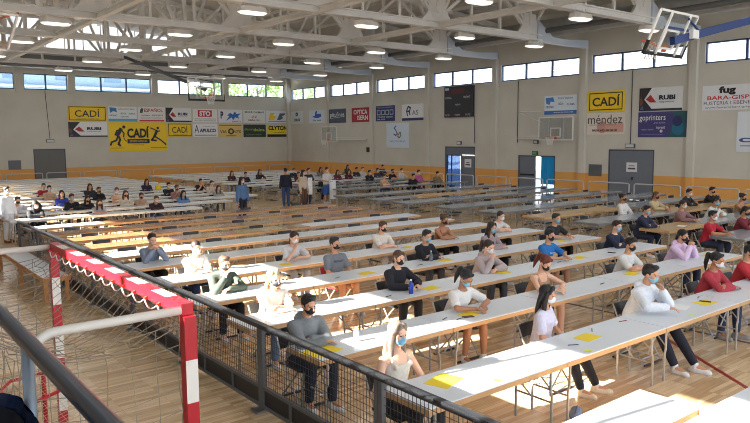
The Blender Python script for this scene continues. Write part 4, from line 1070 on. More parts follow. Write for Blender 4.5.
def mask_mesh():
    k = ('mask',)
    if k not in BM:
        mb = MB(); mb.ell((0, -.042, -.038), (.062, .064, .052)); mb.ell((0, -.08, -.02), (.034, .034, .034))
        for sg in (-1, 1):
            mb.cap((sg*.05, -.06, -.015), (sg*.078, .012, .012), .0065, .0065, 6); mb.cap((sg*.045, -.055, -.07), (sg*.078, .012, -.012), .0065, .0065, 6)
        BM[k] = remesh(mb, .0075, 2, 'mask')
    return BM[k]
def eye_mesh(sg):
    k = ('eye', sg)
    if k not in BM:
        me = MB().ell((sg*.031, -.0765, .014), (.0125, .007, .0065)).mesh('eye', [None], True); BM[k] = me
    return BM[k]
SKIN = {'light': s2l(224, 176, 148), 'mid': s2l(204, 152, 120), 'tan': s2l(176, 124, 92), 'dark': s2l(128, 86, 64)}
HAIR = {'black': s2l(24, 22, 24), 'dark': s2l(48, 36, 30), 'brown': s2l(82, 58, 42), 'fair': s2l(166, 140, 106), 'ash': s2l(116, 100, 88), 'red': s2l(98, 44, 30)}
MASK = {'b': s2l(128, 190, 216), 'w': s2l(226, 228, 230), 'k': s2l(30, 30, 34)}
def shirt_print(r, pose, txt, col, w, v0, h):
    s = skeleton(pose); Rl = s['Rl']; v, f, a, b, c, d = text_mb(txt, .03)
    A, B = .178, .140; mb = MB(); P = []
    for q in v:
        x = -w/2+w*(q[0]-a)/(b-a); z = v0+h*(q[1]-c)/(d-c)
        P.append(s['chest']+Rl @ V((x, -B*math.sqrt(max(0, 1-(x/A)**2))-.004, z)))
    mb.add(P, f); mb.build('shirt_print', mat('print_ink', s2l(*col), .8), r)
def person(x, y, pose, hair, hc, skin, top, tc, bot, bc, mk, label, rz=0., near=False, shoe=(226, 226, 226), sc=1.0, group=None, pr=None):
    r = link('person', body_mesh(pose), loc=(x, y, 0), rot=(0, 0, rz), m=mat('skin', SKIN[skin], .55)); r.scale = (sc, sc, sc)
    tag(r, label, 'person', group)
    s = skeleton(pose)
    tn = {'tank': 'sleeveless_top', 'short': 'shirt', 'long': 'sweater', 'hoodie': 'hoodie', 'jacket': 'jacket'}[top]
    link(tn, top_mesh(pose, top), r, m=cloth(s2l(*tc)))
    link({'skirt': 'skirt', 'shorts': 'shorts'}.get(bot, 'trousers'), bottom_mesh(pose, bot), r, m=cloth(s2l(*bc)))
    for q in shoe_meshes(pose): link('shoe', q, r, m=mat('shoe', s2l(*shoe), .5))
    if pr: shirt_print(r, pose, *pr)
    H = Matrix.Translation(s['head']) @ s['Rh'].to_4x4()
    h = link('hood' if hair == 'hooded' else 'hair', hair_mesh(hair), r, m=mat('hair', HAIR[hc] if hair != 'hooded' else s2l(*tc), .55, noise=.25, nscale=60)); h.matrix_local = H
    if mk:
        h = link('face_mask', mask_mesh(), r, m=mat('mask', MASK[mk], .75)); h.matrix_local = H
    if near:
        for sg in (-1, 1):
            h = link('eye', eye_mesh(sg), r, m=mat('eye', s2l(46, 36, 32), .3)); h.matrix_local = H
    return r
PEOPLE = [
(4.17, 4.92, 'lap', 'long', 'ash', 'light', 'tank', (206, 196, 182), 'pants', (40, 38, 40), 'b', 'person with loose ash-blonde hair and beige sleeveless top beside the mesh fence', 1, {'rz': 0.1}),
(4.19, 6.73, 'fold', 'short', 'black', 'mid', 'hoodie', (120, 124, 126), 'pants', (34, 38, 52), 'k', 'person with short black hair and grey hoodie at the second row fence end', 1, {}),
(4.64, 8.28, 'fold', 'curly', 'fair', 'light', 'short', (226, 214, 200), 'pants', (96, 120, 160), 'k', 'sunlit person with light curly hair and white shirt at the third row fence end', 1, {}),
(4.65, 9.88, 'chin', 'short', 'brown', 'light', 'jacket', (66, 76, 66), 'pants', (30, 30, 34), 'k', 'sunlit person in dark green jacket with one hand at the face', 1, {}),
(4.93, 11.53, 'fold', 'crop', 'dark', 'light', 'short', (232, 228, 220), 'pants', (44, 64, 110), 'w', 'sunlit person in white shirt with cropped hair and white mask, behind the green jacket', 1, {}),
(4.74, 13.18, 'clasp', 'short', 'dark', 'light', 'long', (130, 140, 160), 'pants', (32, 32, 36), None, 'person in grey-blue sweater with hands clasped before the mouth near the goal crossbar', 1, {}),
(6.94, 11.53, 'chin', 'tied', 'dark', 'light', 'short', (206, 204, 206), 'pants', (150, 160, 176), 'w', 'person in pale grey shirt and jeans, hand raised to a white mask', 1, {}),
(6.94, 9.88, 'back', 'short', 'black', 'mid', 'short', (116, 120, 126), 'shorts', (150, 110, 80), 'k', 'person in printed grey shirt leaning back on a red chair', 1, {'pr': ('BOXEUR', (62, 66, 74), 0.2, 0.015, 0.036)}),
(6.92, 8.28, 'rest', 'tied', 'brown', 'light', 'jacket', (28, 28, 36), 'pants', (44, 44, 48), 'k', 'person in open black jacket beside the blue bottle', 1, {}),
(8.96, 9.88, 'fold', 'short', 'black', 'mid', 'long', (26, 28, 36), 'pants', (70, 72, 78), 'b', 'person in black sweater with a blue mask, seated behind the black jacket', 1, {}),
(9.2, 11.53, 'fold', 'tied', 'brown', 'light', 'short', (222, 214, 204), 'pants', (196, 192, 186), 'k', 'person in cream shirt and pale trousers with a black mask', 1, {}),
(11.03, 11.53, 'fold', 'bun', 'brown', 'tan', 'tank', (150, 100, 70), 'pants', (36, 36, 42), 'k', 'person in rust brown sleeveless top with hair tied up', 1, {}),
(6.73, 6.73, 'write', 'pony', 'black', 'tan', 'short', (226, 222, 218), 'shorts', (60, 60, 66), 'b', 'person in white V-neck shirt looking down and writing in the second row', 1, {}),
(8.93, 8.28, 'chin', 'pony', 'dark', 'light', 'hoodie', (176, 160, 158), 'pants', (70, 72, 78), 'w', 'person in mauve-grey sweatshirt resting a hand on a white mask', 1, {}),
(10.83, 9.88, 'fold', 'long', 'dark', 'mid', 'long', (160, 142, 144), 'pants', (30, 30, 36), 'b', 'person with long dark hair and dusty pink cardigan, blue mask', 1, {}),
(12.88, 11.53, 'low', 'crop', 'dark', 'light', 'short', (214, 212, 208), 'pants', (40, 42, 50), 'w', 'person in white printed shirt and white mask in the fifth row, before the grey tables', 1, {}),
(6.73, 5.13, 'lapext', 'longdark', 'black', 'mid', 'short', (214, 208, 224), 'pants', (28, 28, 32), 'w', 'person with long black hair, pale lilac shirt and black leggings in the first row', 1, {'shoe': (224, 206, 176), 'rz': 0.4, 'sc': 0.97}),
(8.47, 6.73, 'write', 'pony', 'red', 'light', 'tank', (176, 136, 104), 'shorts', (40, 40, 46), 'k', 'person with reddish ponytail and tan sleeveless top, black mask', 1, {}),
(10.75, 8.28, 'rest', 'short', 'black', 'mid', 'short', (34, 108, 176), 'shorts', (30, 30, 34), 'k', 'person in bright blue shirt with a black mask', 1, {'pr': ('TIME TO PLAY', (206, 220, 232), 0.15, 0.0, 0.03)}),
(13.09, 9.88, 'rest', 'short', 'dark', 'mid', 'short', (36, 36, 40), 'pants', (28, 28, 32), 'b', 'person in black short-sleeved shirt behind the bright blue shirt', 1, {}),
(12.98, 8.28, 'fold', 'quiff', 'dark', 'light', 'long', (30, 38, 62), 'pants', (30, 32, 44), 'b', 'person in navy sweater and blue mask at the far end of the third row', 1, {}),
(10.94, 6.73, 'fold', 'quiff', 'black', 'mid', 'short', (212, 210, 206), 'pants', (44, 44, 50), 'k', 'person in off-white printed shirt with dark wavy hair and black mask', 1, {}),
(8.56, 5.03, 'chinext', 'short', 'black', 'mid', 'hoodie', (222, 226, 232), 'pants', (26, 30, 44), 'b', 'person in white hoodie and dark track trousers, chin in hand, in the first row', 1, {'shoe': (226, 224, 224), 'sc': 1.05}),
(12.71, 6.73, 'clasp', 'tied', 'black', 'mid', 'hoodie', (218, 190, 218), 'pants', (40, 48, 70), 'k', 'person in lilac pink hoodie with hands clasped under a black mask', 1, {}),
(10.54, 5.03, 'fold', 'pony', 'black', 'tan', 'long', (168, 50, 62), 'pants', (40, 50, 76), 'w', 'person in crimson sweater with arms folded and white mask', 1, {'shoe': (150, 146, 144)}),
(11.7, 5.03, 'fold', 'short', 'black', 'mid', 'long', (176, 40, 48), 'pants', (36, 36, 42), 'k', 'person in red top partly cut off at the edge of the view, first row', 1, {}),
(16.33, 9.53, 'fold', 'short', 'black', 'mid', 'jacket', (34, 40, 66), 'pants', (32, 38, 60), 'b', 'person in navy tracksuit with white sleeve stripes at the beech table', 1, {}),
(18.28, 9.53, 'rest', 'tied', 'dark', 'mid', 'long', (140, 104, 104), 'pants', (40, 40, 48), 'w', 'person in mauve top stretching an arm along the beech table', 1, {}),
(16.25, 7.75, 'rest', 'short', 'black', 'tan', 'short', (168, 26, 46), 'pants', (34, 38, 58), 'w', 'person in red short-sleeved shirt at the first grey table by the aisle', 1, {}),
(17.88, 7.75, 'fold', 'tied', 'black', 'tan', 'long', (110, 34, 44), 'pants', (36, 36, 42), 'k', 'person in maroon top cut off at the edge of the view beside the red shirt', 1, {}),
(18.84, 11.52, 'back', 'bun', 'dark', 'tan', 'long', (216, 210, 206), 'pants', (50, 50, 60), 'k', 'person in white sweater with a black mask at the grey table end by the aisle', 1, {}),
(20.42, 11.52, 'rest', 'tied', 'brown', 'tan', 'long', (196, 176, 138), 'pants', (60, 54, 50), 'k', 'person in beige top reaching along the table, black mask', 1, {}),
(22.44, 11.52, 'fold', 'short', 'black', 'mid', 'jacket', (32, 32, 38), 'pants', (34, 34, 40), 'w', 'person in black jacket over white shirt near the barrier by the doors', 1, {}),
(23.99, 11.52, 'clasp', 'short', 'black', 'mid', 'long', (28, 28, 34), 'pants', (30, 30, 34), 'k', 'person in black with raised hands near the barrier by the doors', 1, {}),
(20.02, 9.53, 'chin', 'short', 'black', 'tan', 'long', (210, 208, 200), 'pants', (30, 30, 36), 'b', 'person in cream and black jersey with a blue mask', 1, {}),
(21.83, 9.53, 'fold', 'bun', 'dark', 'tan', 'tank', (150, 120, 90), 'pants', (40, 40, 46), 'k', 'person in tan sleeveless top at the edge of the view, black mask', 1, {}),
(4.59, 24.63, 'chin', 'tied', 'brown', 'light', 'long', (214, 212, 214), 'pants', (40, 42, 52), 'k', 'person in white top with brown hair seated behind the standing figure at the fence end', 0, {}),
(4.74, 22.93, 'low', 'hooded', 'black', 'mid', 'hoodie', (30, 32, 36), 'pants', (30, 30, 34), 'w', 'person in black hooded top leaning on the table at the fence end', 0, {}),
(6.83, 31.13, 'fold', 'short', 'black', 'mid', 'short', (150, 36, 46), 'pants', (40, 40, 46), 'b', 'person in red top far back before the grey steel door', 0, {}),
(6.68, 29.53, 'fold', 'short', 'black', 'mid', 'short', (186, 160, 136), 'pants', (60, 60, 66), 'b', 'person in beige shirt with blue mask in front of the red top', 0, {}),
(6.35, 26.33, 'fold', 'long', 'black', 'mid', 'long', (50, 70, 170), 'pants', (30, 30, 40), None, 'person with long dark hair and bright blue top in the far fence-side block', 0, {}),
(6.24, 24.63, 'chin', 'short', 'dark', 'mid', 'long', (32, 34, 42), 'pants', (40, 40, 46), 'b', 'person in black top and blue mask beside the bright blue top', 0, {}),
(8.23, 29.53, 'fold', 'long', 'dark', 'mid', 'long', (48, 46, 54), 'pants', (70, 90, 120), None, 'person with long dark hair in dark top, far back of the fence-side block', 0, {}),
(8.08, 27.93, 'low', 'short', 'black', 'mid', 'hoodie', (28, 28, 34), 'pants', (30, 30, 34), 'k', 'person in bulky black hoodie spreading the elbows on the table', 0, {}),
(8.3, 26.33, 'fold', 'tied', 'brown', 'light', 'tank', (206, 176, 156), 'pants', (90, 90, 100), 'w', 'person in pale top with a white mask, far fence-side block', 0, {}),
(8.06, 24.63, 'fold', 'long', 'brown', 'light', 'long', (200, 190, 172), 'pants', (80, 80, 90), 'k', 'person in cream sweater with long brown hair, far fence-side block', 0, {}),
(6.73, 24.63, 'low', 'long', 'dark', 'mid', 'jacket', (34, 32, 38), 'pants', (40, 40, 50), 'k', 'person with long dark hair in black jacket, in front of the black top', 0, {'sc': 0.95}),
(6.62, 22.93, 'low', 'long', 'dark', 'mid', 'short', (186, 182, 182), 'pants', (50, 54, 66), 'k', 'person with long dark hair and light grey shirt in the twelfth row', 0, {'sc': 0.95}),
(8.58, 24.63, 'low', 'tied', 'dark', 'mid', 'long', (182, 150, 128), 'pants', (60, 56, 60), 'k', 'person in tan sweater with a dark mask in the thirteenth row', 0, {'sc': 0.95}),
(8.49, 22.93, 'low', 'tied', 'dark', 'mid', 'jacket', (58, 36, 36), 'pants', (60, 90, 150), 'w', 'person in dark maroon jacket and blue jeans with a white mask', 0, {'sc': 0.95}),
(11.18, 31.13, 'fold', 'long', 'dark', 'mid', 'long', (30, 34, 58), 'pants', (30, 32, 44), None, 'person in navy top beside the yellow bag', 0, {}),
(10.95, 27.93, 'fold', 'short', 'black', 'mid', 'long', (26, 28, 34), 'pants', (34, 34, 40), 'w', 'person in black top with a white mask next to the yellow bag', 0, {}),
(10.63, 26.33, 'chin', 'short', 'brown', 'mid', 'long', (150, 110, 100), 'pants', (50, 50, 56), 'k', 'person in dusty brown top turned to the neighbour in denim', 0, {}),
(10.16, 24.63, 'low', 'long', 'black', 'mid', 'jacket', (96, 130, 176), 'pants', (60, 60, 70), 'b', 'person in pale denim jacket with a blue mask in the thirteenth row', 0, {'sc': 0.95}),
(13.08, 29.53, 'clasp', 'short', 'black', 'mid', 'short', (30, 30, 36), 'pants', (34, 34, 40), None, 'person in black shirt holding both hands to the face', 0, {}),
(12.87, 27.93, 'chin', 'tied', 'dark', 'light', 'long', (196, 182, 168), 'pants', (60, 60, 66), None, 'person in off-white top resting the chin, far end of the fence-side block', 0, {}),
(12.39, 26.33, 'low', 'long', 'brown', 'light', 'long', (152, 150, 142), 'pants', (60, 64, 76), 'b', 'person in grey cardigan with long hair, behind the standing denim jacket', 0, {'sc': 0.95}),
(17.53, 35.27, 'fold', 'long', 'red', 'light', 'long', (70, 44, 40), 'pants', (90, 120, 170), None, 'person with long auburn hair in brown top, first of the far block by the doors', 0, {}),
(17.45, 33.47, 'fold', 'short', 'black', 'mid', 'jacket', (28, 32, 44), 'pants', (34, 34, 40), 'b', 'person in black jacket, second of the far block from the aisle', 0, {}),
(19.33, 35.27, 'rest', 'long', 'black', 'mid', 'long', (36, 36, 44), 'pants', (40, 40, 46), None, 'person in dark top stretching an arm over the table, far block by the doors', 0, {}),
(21.6, 35.27, 'fold', 'short', 'black', 'mid', 'long', (34, 34, 40), 'pants', (34, 34, 40), 'w', 'person in black with white mask just behind the cream cardigan', 0, {}),
(19.67, 31.67, 'chin', 'short', 'dark', 'mid', 'short', (48, 34, 36), 'pants', (40, 40, 46), None, 'person in dark brown shirt with the head on one hand behind the cream cardigan', 0, {}),
(23.54, 35.27, 'fold', 'long', 'dark', 'mid', 'long', (120, 112, 112), 'pants', (50, 50, 60), None, 'person in grey top between the two paper sheets, far back', 0, {}),
(22.27, 31.67, 'fold', 'long', 'dark', 'mid', 'long', (96, 40, 56), 'pants', (50, 40, 46), None, 'person in wine red top just beyond the wider paper sheet', 0, {}),
(18.79, 28.07, 'low', 'short', 'black', 'mid', 'long', (26, 26, 32), 'pants', (30, 30, 34), None, 'person in black bowed over the table beside the wider paper sheet', 0, {}),
(26.92, 37.07, 'fold', 'long', 'dark', 'mid', 'long', (60, 60, 70), 'pants', (40, 40, 46), None, 'person in dark grey top farthest back under the orange wall stripe', 0, {}),
(23.04, 31.67, 'fold', 'long', 'dark', 'mid', 'long', (84, 36, 44), 'pants', (50, 40, 46), None, 'person in dark red top with long hair at the far block', 0, {}),
(24.96, 33.47, 'fold', 'short', 'dark', 'mid', 'long', (44, 44, 52), 'pants', (40, 40, 46), None, 'person in charcoal top beside the white jacket at the far block', 0, {}),
(25.43, 33.47, 'fold', 'short', 'brown', 'light', 'jacket', (206, 200, 194), 'pants', (60, 60, 66), None, 'person in white jacket at the far block', 0, {}),
(23.23, 29.97, 'fold', 'short', 'black', 'mid', 'jacket', (28, 30, 38), 'pants', (34, 34, 40), 'w', 'person in black jacket in front of the white jacket, far block', 0, {}),
(25.16, 31.67, 'fold', 'tied', 'dark', 'mid', 'long', (70, 66, 72), 'pants', (40, 40, 46), 'w', 'person in grey top between the black jacket and the tan shirt', 0, {}),
(28.47, 35.27, 'fold', 'short', 'dark', 'mid', 'long', (50, 56, 76), 'pants', (40, 40, 46), 'b', 'person in slate blue top farthest back behind the tan shirt', 0, {}),
(21.2, 26.17, 'fold', 'tied', 'dark', 'light', 'short', (186, 152, 116), 'pants', (50, 80, 140), None, 'person in tan shirt and blue jeans seated at the nearest occupied far row', 0, {}),
(24.89, 29.97, 'fold', 'short', 'black', 'mid', 'short', (26, 26, 32), 'pants', (30, 30, 36), 'k', 'person in black shirt behind the tan shirt', 0, {}),
(25.61, 29.97, 'rest', 'short', 'dark', 'light', 'hoodie', (202, 198, 192), 'pants', (60, 60, 66), 'w', 'person in white hoodie reaching forward, far block', 0, {}),
(23.0, 26.17, 'low', 'short', 'black', 'mid', 'long', (28, 28, 34), 'pants', (30, 30, 34), None, 'person in black bowed forward before the pink top', 0, {}),
(25.17, 28.07, 'fold', 'short', 'black', 'mid', 'long', (196, 90, 150), 'pants', (60, 50, 66), 'w', 'person in bright pink top at the far block', 0, {}),
(24.79, 26.17, 'fold', 'short', 'black', 'mid', 'jacket', (112, 104, 80), 'pants', (40, 40, 40), 'w', 'person in khaki jacket, last one beside the open lit door', 0, {})]
SEATS = []
for (x, y, pose, hair, hc, skin, top, tc, bot, bc, mk, label, near, kw) in PEOPLE:
    kw = dict(kw)
    person(x, y, pose, hair, hc, skin, top, tc, bot, bc, mk, label, near=bool(near), **kw)
    red = 'red chair' in label
    lab = ('red' if red else 'black') + ' folding chair occupied by the ' + label
    lab = ' '.join(lab.replace(',', '').split()[:16])
    chair(x, y+POSE[pose].get('back', 0)-.08, lab, near, M_cred if red else None)
    SEATS.append((x, y))
def stand(x, y, rz, pose, hair, hc, skin, top, tc, bot, bc, mk, label, **k): return person(x, y, pose, hair, hc, skin, top, tc, bot, bc, mk, label, rz=rz, **k)
stand(16.0, 26.7, 2.6, 'stand', 'short', 'black', 'mid', 'long', (32, 36, 54), 'pants', (52, 74, 120), None, 'standing person in navy sweater and blue jeans in the cross aisle, turned away', sc=1.03, shoe=(60, 56, 56))
stand(16.1, 25.4, .3, 'stand', 'long', 'dark', 'light', 'jacket', (196, 180, 160), 'wide', (92, 70, 56), 'w', 'standing person in long cream cardigan and brown trousers beside the navy sweater', shoe=(90, 70, 60))
stand(11.65, 22.55, .2, 'stand', 'long', 'black', 'mid', 'jacket', (84, 116, 156), 'pants', (34, 36, 52), 'w', 'standing person in blue denim jacket and dark trousers before the brown tables', shoe=(40, 40, 44))
stand(17.28, 26.8, .1, 'hold', 'short', 'dark', 'mid', 'short', (40, 40, 50), 'pants', (54, 58, 76), None, 'standing person in dark clothes holding up a narrow white paper sheet', shoe=(60, 50, 50))
stand(18.3, 26.8, .1, 'hold', 'short', 'black', 'mid', 'short', (216, 212, 210), 'skirt', (52, 96, 164), 'w', 'standing person in white shirt and blue skirt holding a wide white paper sheet', shoe=(226, 222, 220))
stand(4.05, 23.15, .5, 'stand', 'short', 'black', 'mid', 'long', (222, 222, 226), 'pants', (216, 216, 222), 'w', 'standing person dressed all in white at the far end of the mesh fence', shoe=(120, 70, 50))
for (x, y, w, h, z, lab) in ((17.15, 26.45, .26, .78, .5, 'narrow white paper sheet held up by a standing person in dark clothes'), (18.4, 26.42, .38, .9, .22, 'wide white paper sheet held up by the person in a blue skirt')):
    mb = MB(); n = 8
    f = lambda t: .02*math.sin(t*7)
    for i in range(n):
        a, b = i/n, (i+1)/n
        mb.add([(-w/2+w*a, f(a), 0), (-w/2+w*b, f(b), 0), (-w/2+w*b, f(b), h), (-w/2+w*a, f(a), h), (-w/2+w*a, f(a)+.004, 0), (-w/2+w*b, f(b)+.004, 0), (-w/2+w*b, f(b)+.004, h), (-w/2+w*a, f(a)+.004, h)], [(0, 1, 2, 3), (7, 6, 5, 4), (0, 4, 5, 1), (3, 2, 6, 7)])
    o = mb.build('paper_sheet', mat('paper_sheet', s2l(232, 234, 238), .8)); o.location = (x, y, z); tag(o, lab, 'paper')
# empty chairs behind unoccupied tables
def free(x, y): return all((x-a)**2+(y-b)**2 > .65 for a, b in SEATS)
rq = random.Random(11)
for i, y in enumerate(LROW):
    for c in range(5):
        if i == 11 and c > 2 or i == 12 and c > 3: continue
        x = X0+TL*(c+.5); yy = y+.66+.04
        if free(x, yy) and (i > 5 and i < 18):
            chair(x+rq.uniform(-.12, .12), yy+rq.uniform(-.04, .06), 'empty black chair behind the %s table, %s full row of the fence-side block' % (ORD[c+1], ORD[i+1]), i < 6, rz=rq.uniform(-.08, .08), group='empty chairs of the block beside the fence')
for i, y in enumerate(RROW):
    if i > 15: continue
    for c in range(5):
        if i == 9 and c == 0: continue
        for e in (0,):
            x = 16+2.06*(c+.5)+e; yy = y+(.8 if i < 12 else .7)+.04
            if free(x, yy):
                chair(x+rq.uniform(-.08, .08), yy+rq.uniform(-.03, .06), 'empty black chair%s of the %s table, %s row of the block by doors' % ('' if e == 0 else (', aisle side' if e < 0 else ', wall side'), ORD[c+1], ORD[i+1]), False, rz=rq.uniform(-.08, .08), group='empty chairs of the block beside the doors')
mb = MB(); mb.ell((0, 0, .05), (.15, .07, .05)); mb.ell((.08, 0, .06), (.09, .065, .05))
o = link('pouch', remesh(mb, .01, 2, 'pouch'), loc=(6.2, 4.3, 0), rot=(0, 0, .5), m=cloth(s2l(118, 134, 160))); tag(o, 'small blue-grey pouch lying on the floor under the first row', 'pouch')
MB().tube([(-.11, -.005, .098), (0, -.005, .104), (.11, -.005, .11)], .005, 6).build('zip', M_dark, o)
# ------------------------------------------------------------------ things on the tables
ZP = ZT
M_yel = mat('yellow_paper', s2l(236, 208, 50), .8); M_pap = mat('white_paper', s2l(232, 232, 230), .8)
def paper(x, y, w, d, rz, m, label, name='paper_sheet'):
    o = MB().box((-w/2, -d/2, 0), (w/2, d/2, .002)).build(name, m); o.location = (x, y, ZP+.001); o.rotation_euler = (0, 0, rz); tag(o, label, 'paper'); return o
for (x, y, w, d, rz, lab) in ((4.5, 4.62, .36, .26, .3, 'yellow sheets at the sunlit fence end of the first row'), (6.8, 4.58, .3, .21, .1, 'yellow sheet in front of the pale lilac shirt'), (9.5, 4.5, .3, .21, -.1, 'yellow sheet with a dark item beside the white hoodie sleeve'),
    (4.1, 6.16, .42, .3, .2, 'yellow sheets on the second row table end behind the mesh fence'), (6.5, 6.2, .3, .21, .2, 'yellow sheet under the hands of the person in a white V-neck shirt'), (10.6, 6.3, .3, .21, .1, 'yellow sheet before the off-white printed shirt'), (13.3, 6.3, .28, .2, 0, 'yellow sheet beside the lilac pink hoodie'),
    (7.2, 7.7, .3, .21, .1, 'yellow sheet next to the blue bottle'), (9.0, 7.8, .3, .21, 0, 'yellow sheet in front of the mauve-grey sweatshirt'), (11.25, 7.8, .3, .21, .1, 'yellow sheet before the bright blue shirt'), (7.15, 9.3, .3, .21, .1, 'yellow sheet on the table of the printed grey shirt'),
    (9.1, 9.3, .28, .2, 0, 'yellow sheet before the black sweater with the blue mask'), (12.7, 9.3, .28, .2, .1, 'yellow sheet before the black short-sleeved shirt'), (9.55, 10.95, .28, .2, 0, 'yellow sheet before the cream shirt'), (6.55, 10.95, .26, .2, .1, 'yellow sheet before the pale grey shirt and jeans')):
    paper(x, y, w, d, rz, M_yel, lab)
paper(8.0, 7.95, .3, .21, .1, M_pap, 'white sheet on the table beside the open black jacket')
paper(9.0, 4.6, .32, .22, .2, M_pap, 'white sheet before the white hoodie in the first row')
paper(17.2, 8.85, .3, .21, .2, M_pap, 'white sheet on the beech table before the mauve top')
for (x, y, lab) in ((6.37, 4.27, 'small yellow sticky note near the table edge of the first row'), (8.7, 4.28, 'small yellow-green sticky note at the table edge beneath the white hoodie'), (4.9, 4.3, 'small yellow sticky note by the sunlit yellow sheets')):
    paper(x, y, .075, .075, .2, mat('sticky_note', s2l(214, 226, 60), .8), lab, 'sticky_note')
def pen(x, y, rz, lab, col=(36, 44, 96)):
    r = MB().tube([(-.07, 0, .006), (.055, 0, .006)], .0055, 8).build('pen', mat('pen_body', s2l(*col), .4)); r.location = (x, y, ZP); r.rotation_euler = (0, 0, rz)
    MB().tube([(.055, 0, .006), (.072, 0, .006)], [.005, .001], 8).build('pen_tip', M_steel, r); tag(r, lab, 'pen')
pen(6.42, 4.5, -.5, 'dark blue pen beside the yellow sheet of the pale lilac shirt'); pen(7.1, 4.72, .6, 'dark pen behind the yellow sheet in the first row', (30, 30, 34)); pen(7.75, 4.7, -.2, 'reddish pen in the middle of the first row', (150, 60, 60))
pen(6.25, 6.12, .1, 'dark pen beside the writing person in white V-neck', (40, 40, 60)); pen(6.1, 6.25, .4, 'second dark pen beside the writing person in white V-neck', (40, 44, 70)); pen(6.55, 9.3, .3, 'blue-green pen on the table of the printed grey shirt', (40, 120, 120))
pen(6.35, 7.7, .2, 'dark pen left of the blue bottle', (40, 40, 50)); pen(8.4, 9.25, .2, 'dark pen before the black sweater', (34, 34, 40)); pen(9.5, 6.15, .1, 'dark pen on the second row table near the tan sleeveless top', (40, 40, 50)); pen(10.55, 7.75, .2, 'dark pen before the bright blue shirt sleeve', (40, 40, 50)); pen(9.75, 4.72, .3, 'dark pen near the crimson sweater', (30, 30, 40))
def bottle(x, y, h, r0, col, lab, clear=False, z=ZP):
    if clear:
        m = bpy.data.materials.new('clear_plastic'); m.use_nodes = True; b = m.node_tree.nodes['Principled BSDF']; b.inputs['Transmission Weight'].default_value = .85; b.inputs['Roughness'].default_value = .1; b.inputs['Base Color'].default_value = s2l(*col)+(1,); b.inputs['IOR'].default_value = 1.2
    else: m = mat('bottle_plastic', s2l(*col), .25)
    mb = MB(); pr = [(0, r0*.9), (.02*h, r0), (.3*h, r0), (.36*h, r0*.93), (.42*h, r0), (.66*h, r0), (.8*h, r0*.55), (.86*h, r0*.4), (.9*h, r0*.4)]
    mb.tube([(0, 0, a) for a, _ in pr], [b for _, b in pr], 18)
    o = mb.build('bottle', m, smooth=True); o.location = (x, y, z)
    MB().tube([(0, 0, .9*h), (0, 0, h)], r0*.45, 14).build('cap', M_white, o); tag(o, lab, 'bottle'); return o
bottle(6.72, 7.62, .22, .036, (36, 70, 170), 'blue plastic drinking bottle on the table before the open black jacket')
bottle(4.3, 7.8, .2, .033, (225, 230, 235), 'clear plastic bottle at the sunlit third row table end', True)
bottle(4.62, 6.2, .17, .032, (226, 230, 234), 'white plastic bottle beside the grey hoodie sleeve')
bottle(8.82, 9.42, .2, .032, (225, 230, 235), 'clear plastic bottle before the black sweater with the blue mask', True)
def phone(x, y, rz, lab):
    r = MB().box((-.036, -.075, 0), (.036, .075, .008)).build('phone', M_black); r.location = (x, y, ZP); r.rotation_euler = (0, 0, rz)
    MB().box((-.032, -.068, .008), (.032, .068, .0085)).build('screen', mat('dark_glass', s2l(40, 46, 56), .1), r); tag(r, lab, 'phone')
phone(6.4, 6.12, 1.2, 'black phone lying beside the writing person in white V-neck'); phone(9.56, 4.53, .4, 'black phone on the yellow sheet beside the white hoodie')
phone(12.2, 7.7, .3, 'black phone before the navy sweater')
# bags
def bag(x, y, z, col, lab, s=1.):
    mb = MB(); mb.box((-.2*s, -.1*s, 0), (.2*s, .1*s, .34*s)); mb.box((-.14*s, -.15*s, .03*s), (.14*s, -.1*s, .22*s)); mb.ell((0, 0, .34*s), (.18*s, .09*s, .07*s))
    me = remesh(mb, .014, 8, 'bag'); o = link('bag', me, loc=(x, y, z), m=cloth(s2l(*col)))
    MB().tube([(-.06*s, .08*s, .38*s), (-.04*s, .1*s, .45*s), (.04*s, .1*s, .45*s), (.06*s, .08*s, .38*s)], .012, 8).build('handle', cloth(s2l(*[int(c*.7) for c in col])), o, smooth=True); tag(o, lab, 'bag')
bag(11.75, 31.05, .74, (226, 190, 30), 'bright yellow bag standing on a table in the far fence-side block', .62)
bag(5.35, 25.05, .0, (44, 44, 56), 'dark backpack on the floor near the far end of the mesh fence')
bag(5.1, 24.3, .74, (40, 42, 54), 'dark backpack on the table beside the person with brown hair at the fence end', .8)
# ------------------------------------------------------------------ trees beyond the banner wall
def tree(x, y, h, lab, col):
    rr = random.Random(int(x*10)); r = empty('tree', (x, y, -.05), 0, lab, 'tree', 'trees seen through the high windows')
    MB().tube([(0, 0, 0), (.1, 0, h*.35), (0, .1, h*.7)], [.3, .22, .1], 10).build('trunk', mat('bark', s2l(96, 80, 62), .9), r)
    mb = MB()
    for i in range(900):
        v = V((rr.gauss(0, 1), rr.gauss(0, 1), rr.gauss(0, 1))).normalized(); rad = rr.uniform(.75, 1.05)
        c = V((v.x*2.4*rad, v.y*2.0*rad, h*.72+v.z*h*.3*rad)); a = V((rr.gauss(0, 1), rr.gauss(0, 1), rr.gauss(0, 1))).normalized(); b = a.orthogonal().normalized(); a2 = a.cross(b); s = rr.uniform(.18, .34)
        mb.add([c-b*s, c+a2*s*.6, c+b*s, c-a2*s*.6], [(0, 1, 2, 3)])
    mb.build('foliage', mat('leaves', s2l(*col), .8), r)
for x, y, h, col in ((27.0, 57.0, 10.5, (150, 172, 120)), (32.5, 59.0, 11.0, (140, 166, 112)), (38.0, 61.5, 11.0, (160, 180, 126))):
    tree(x, y, h, 'leafy green tree outside the high windows, near the hall corner', col)
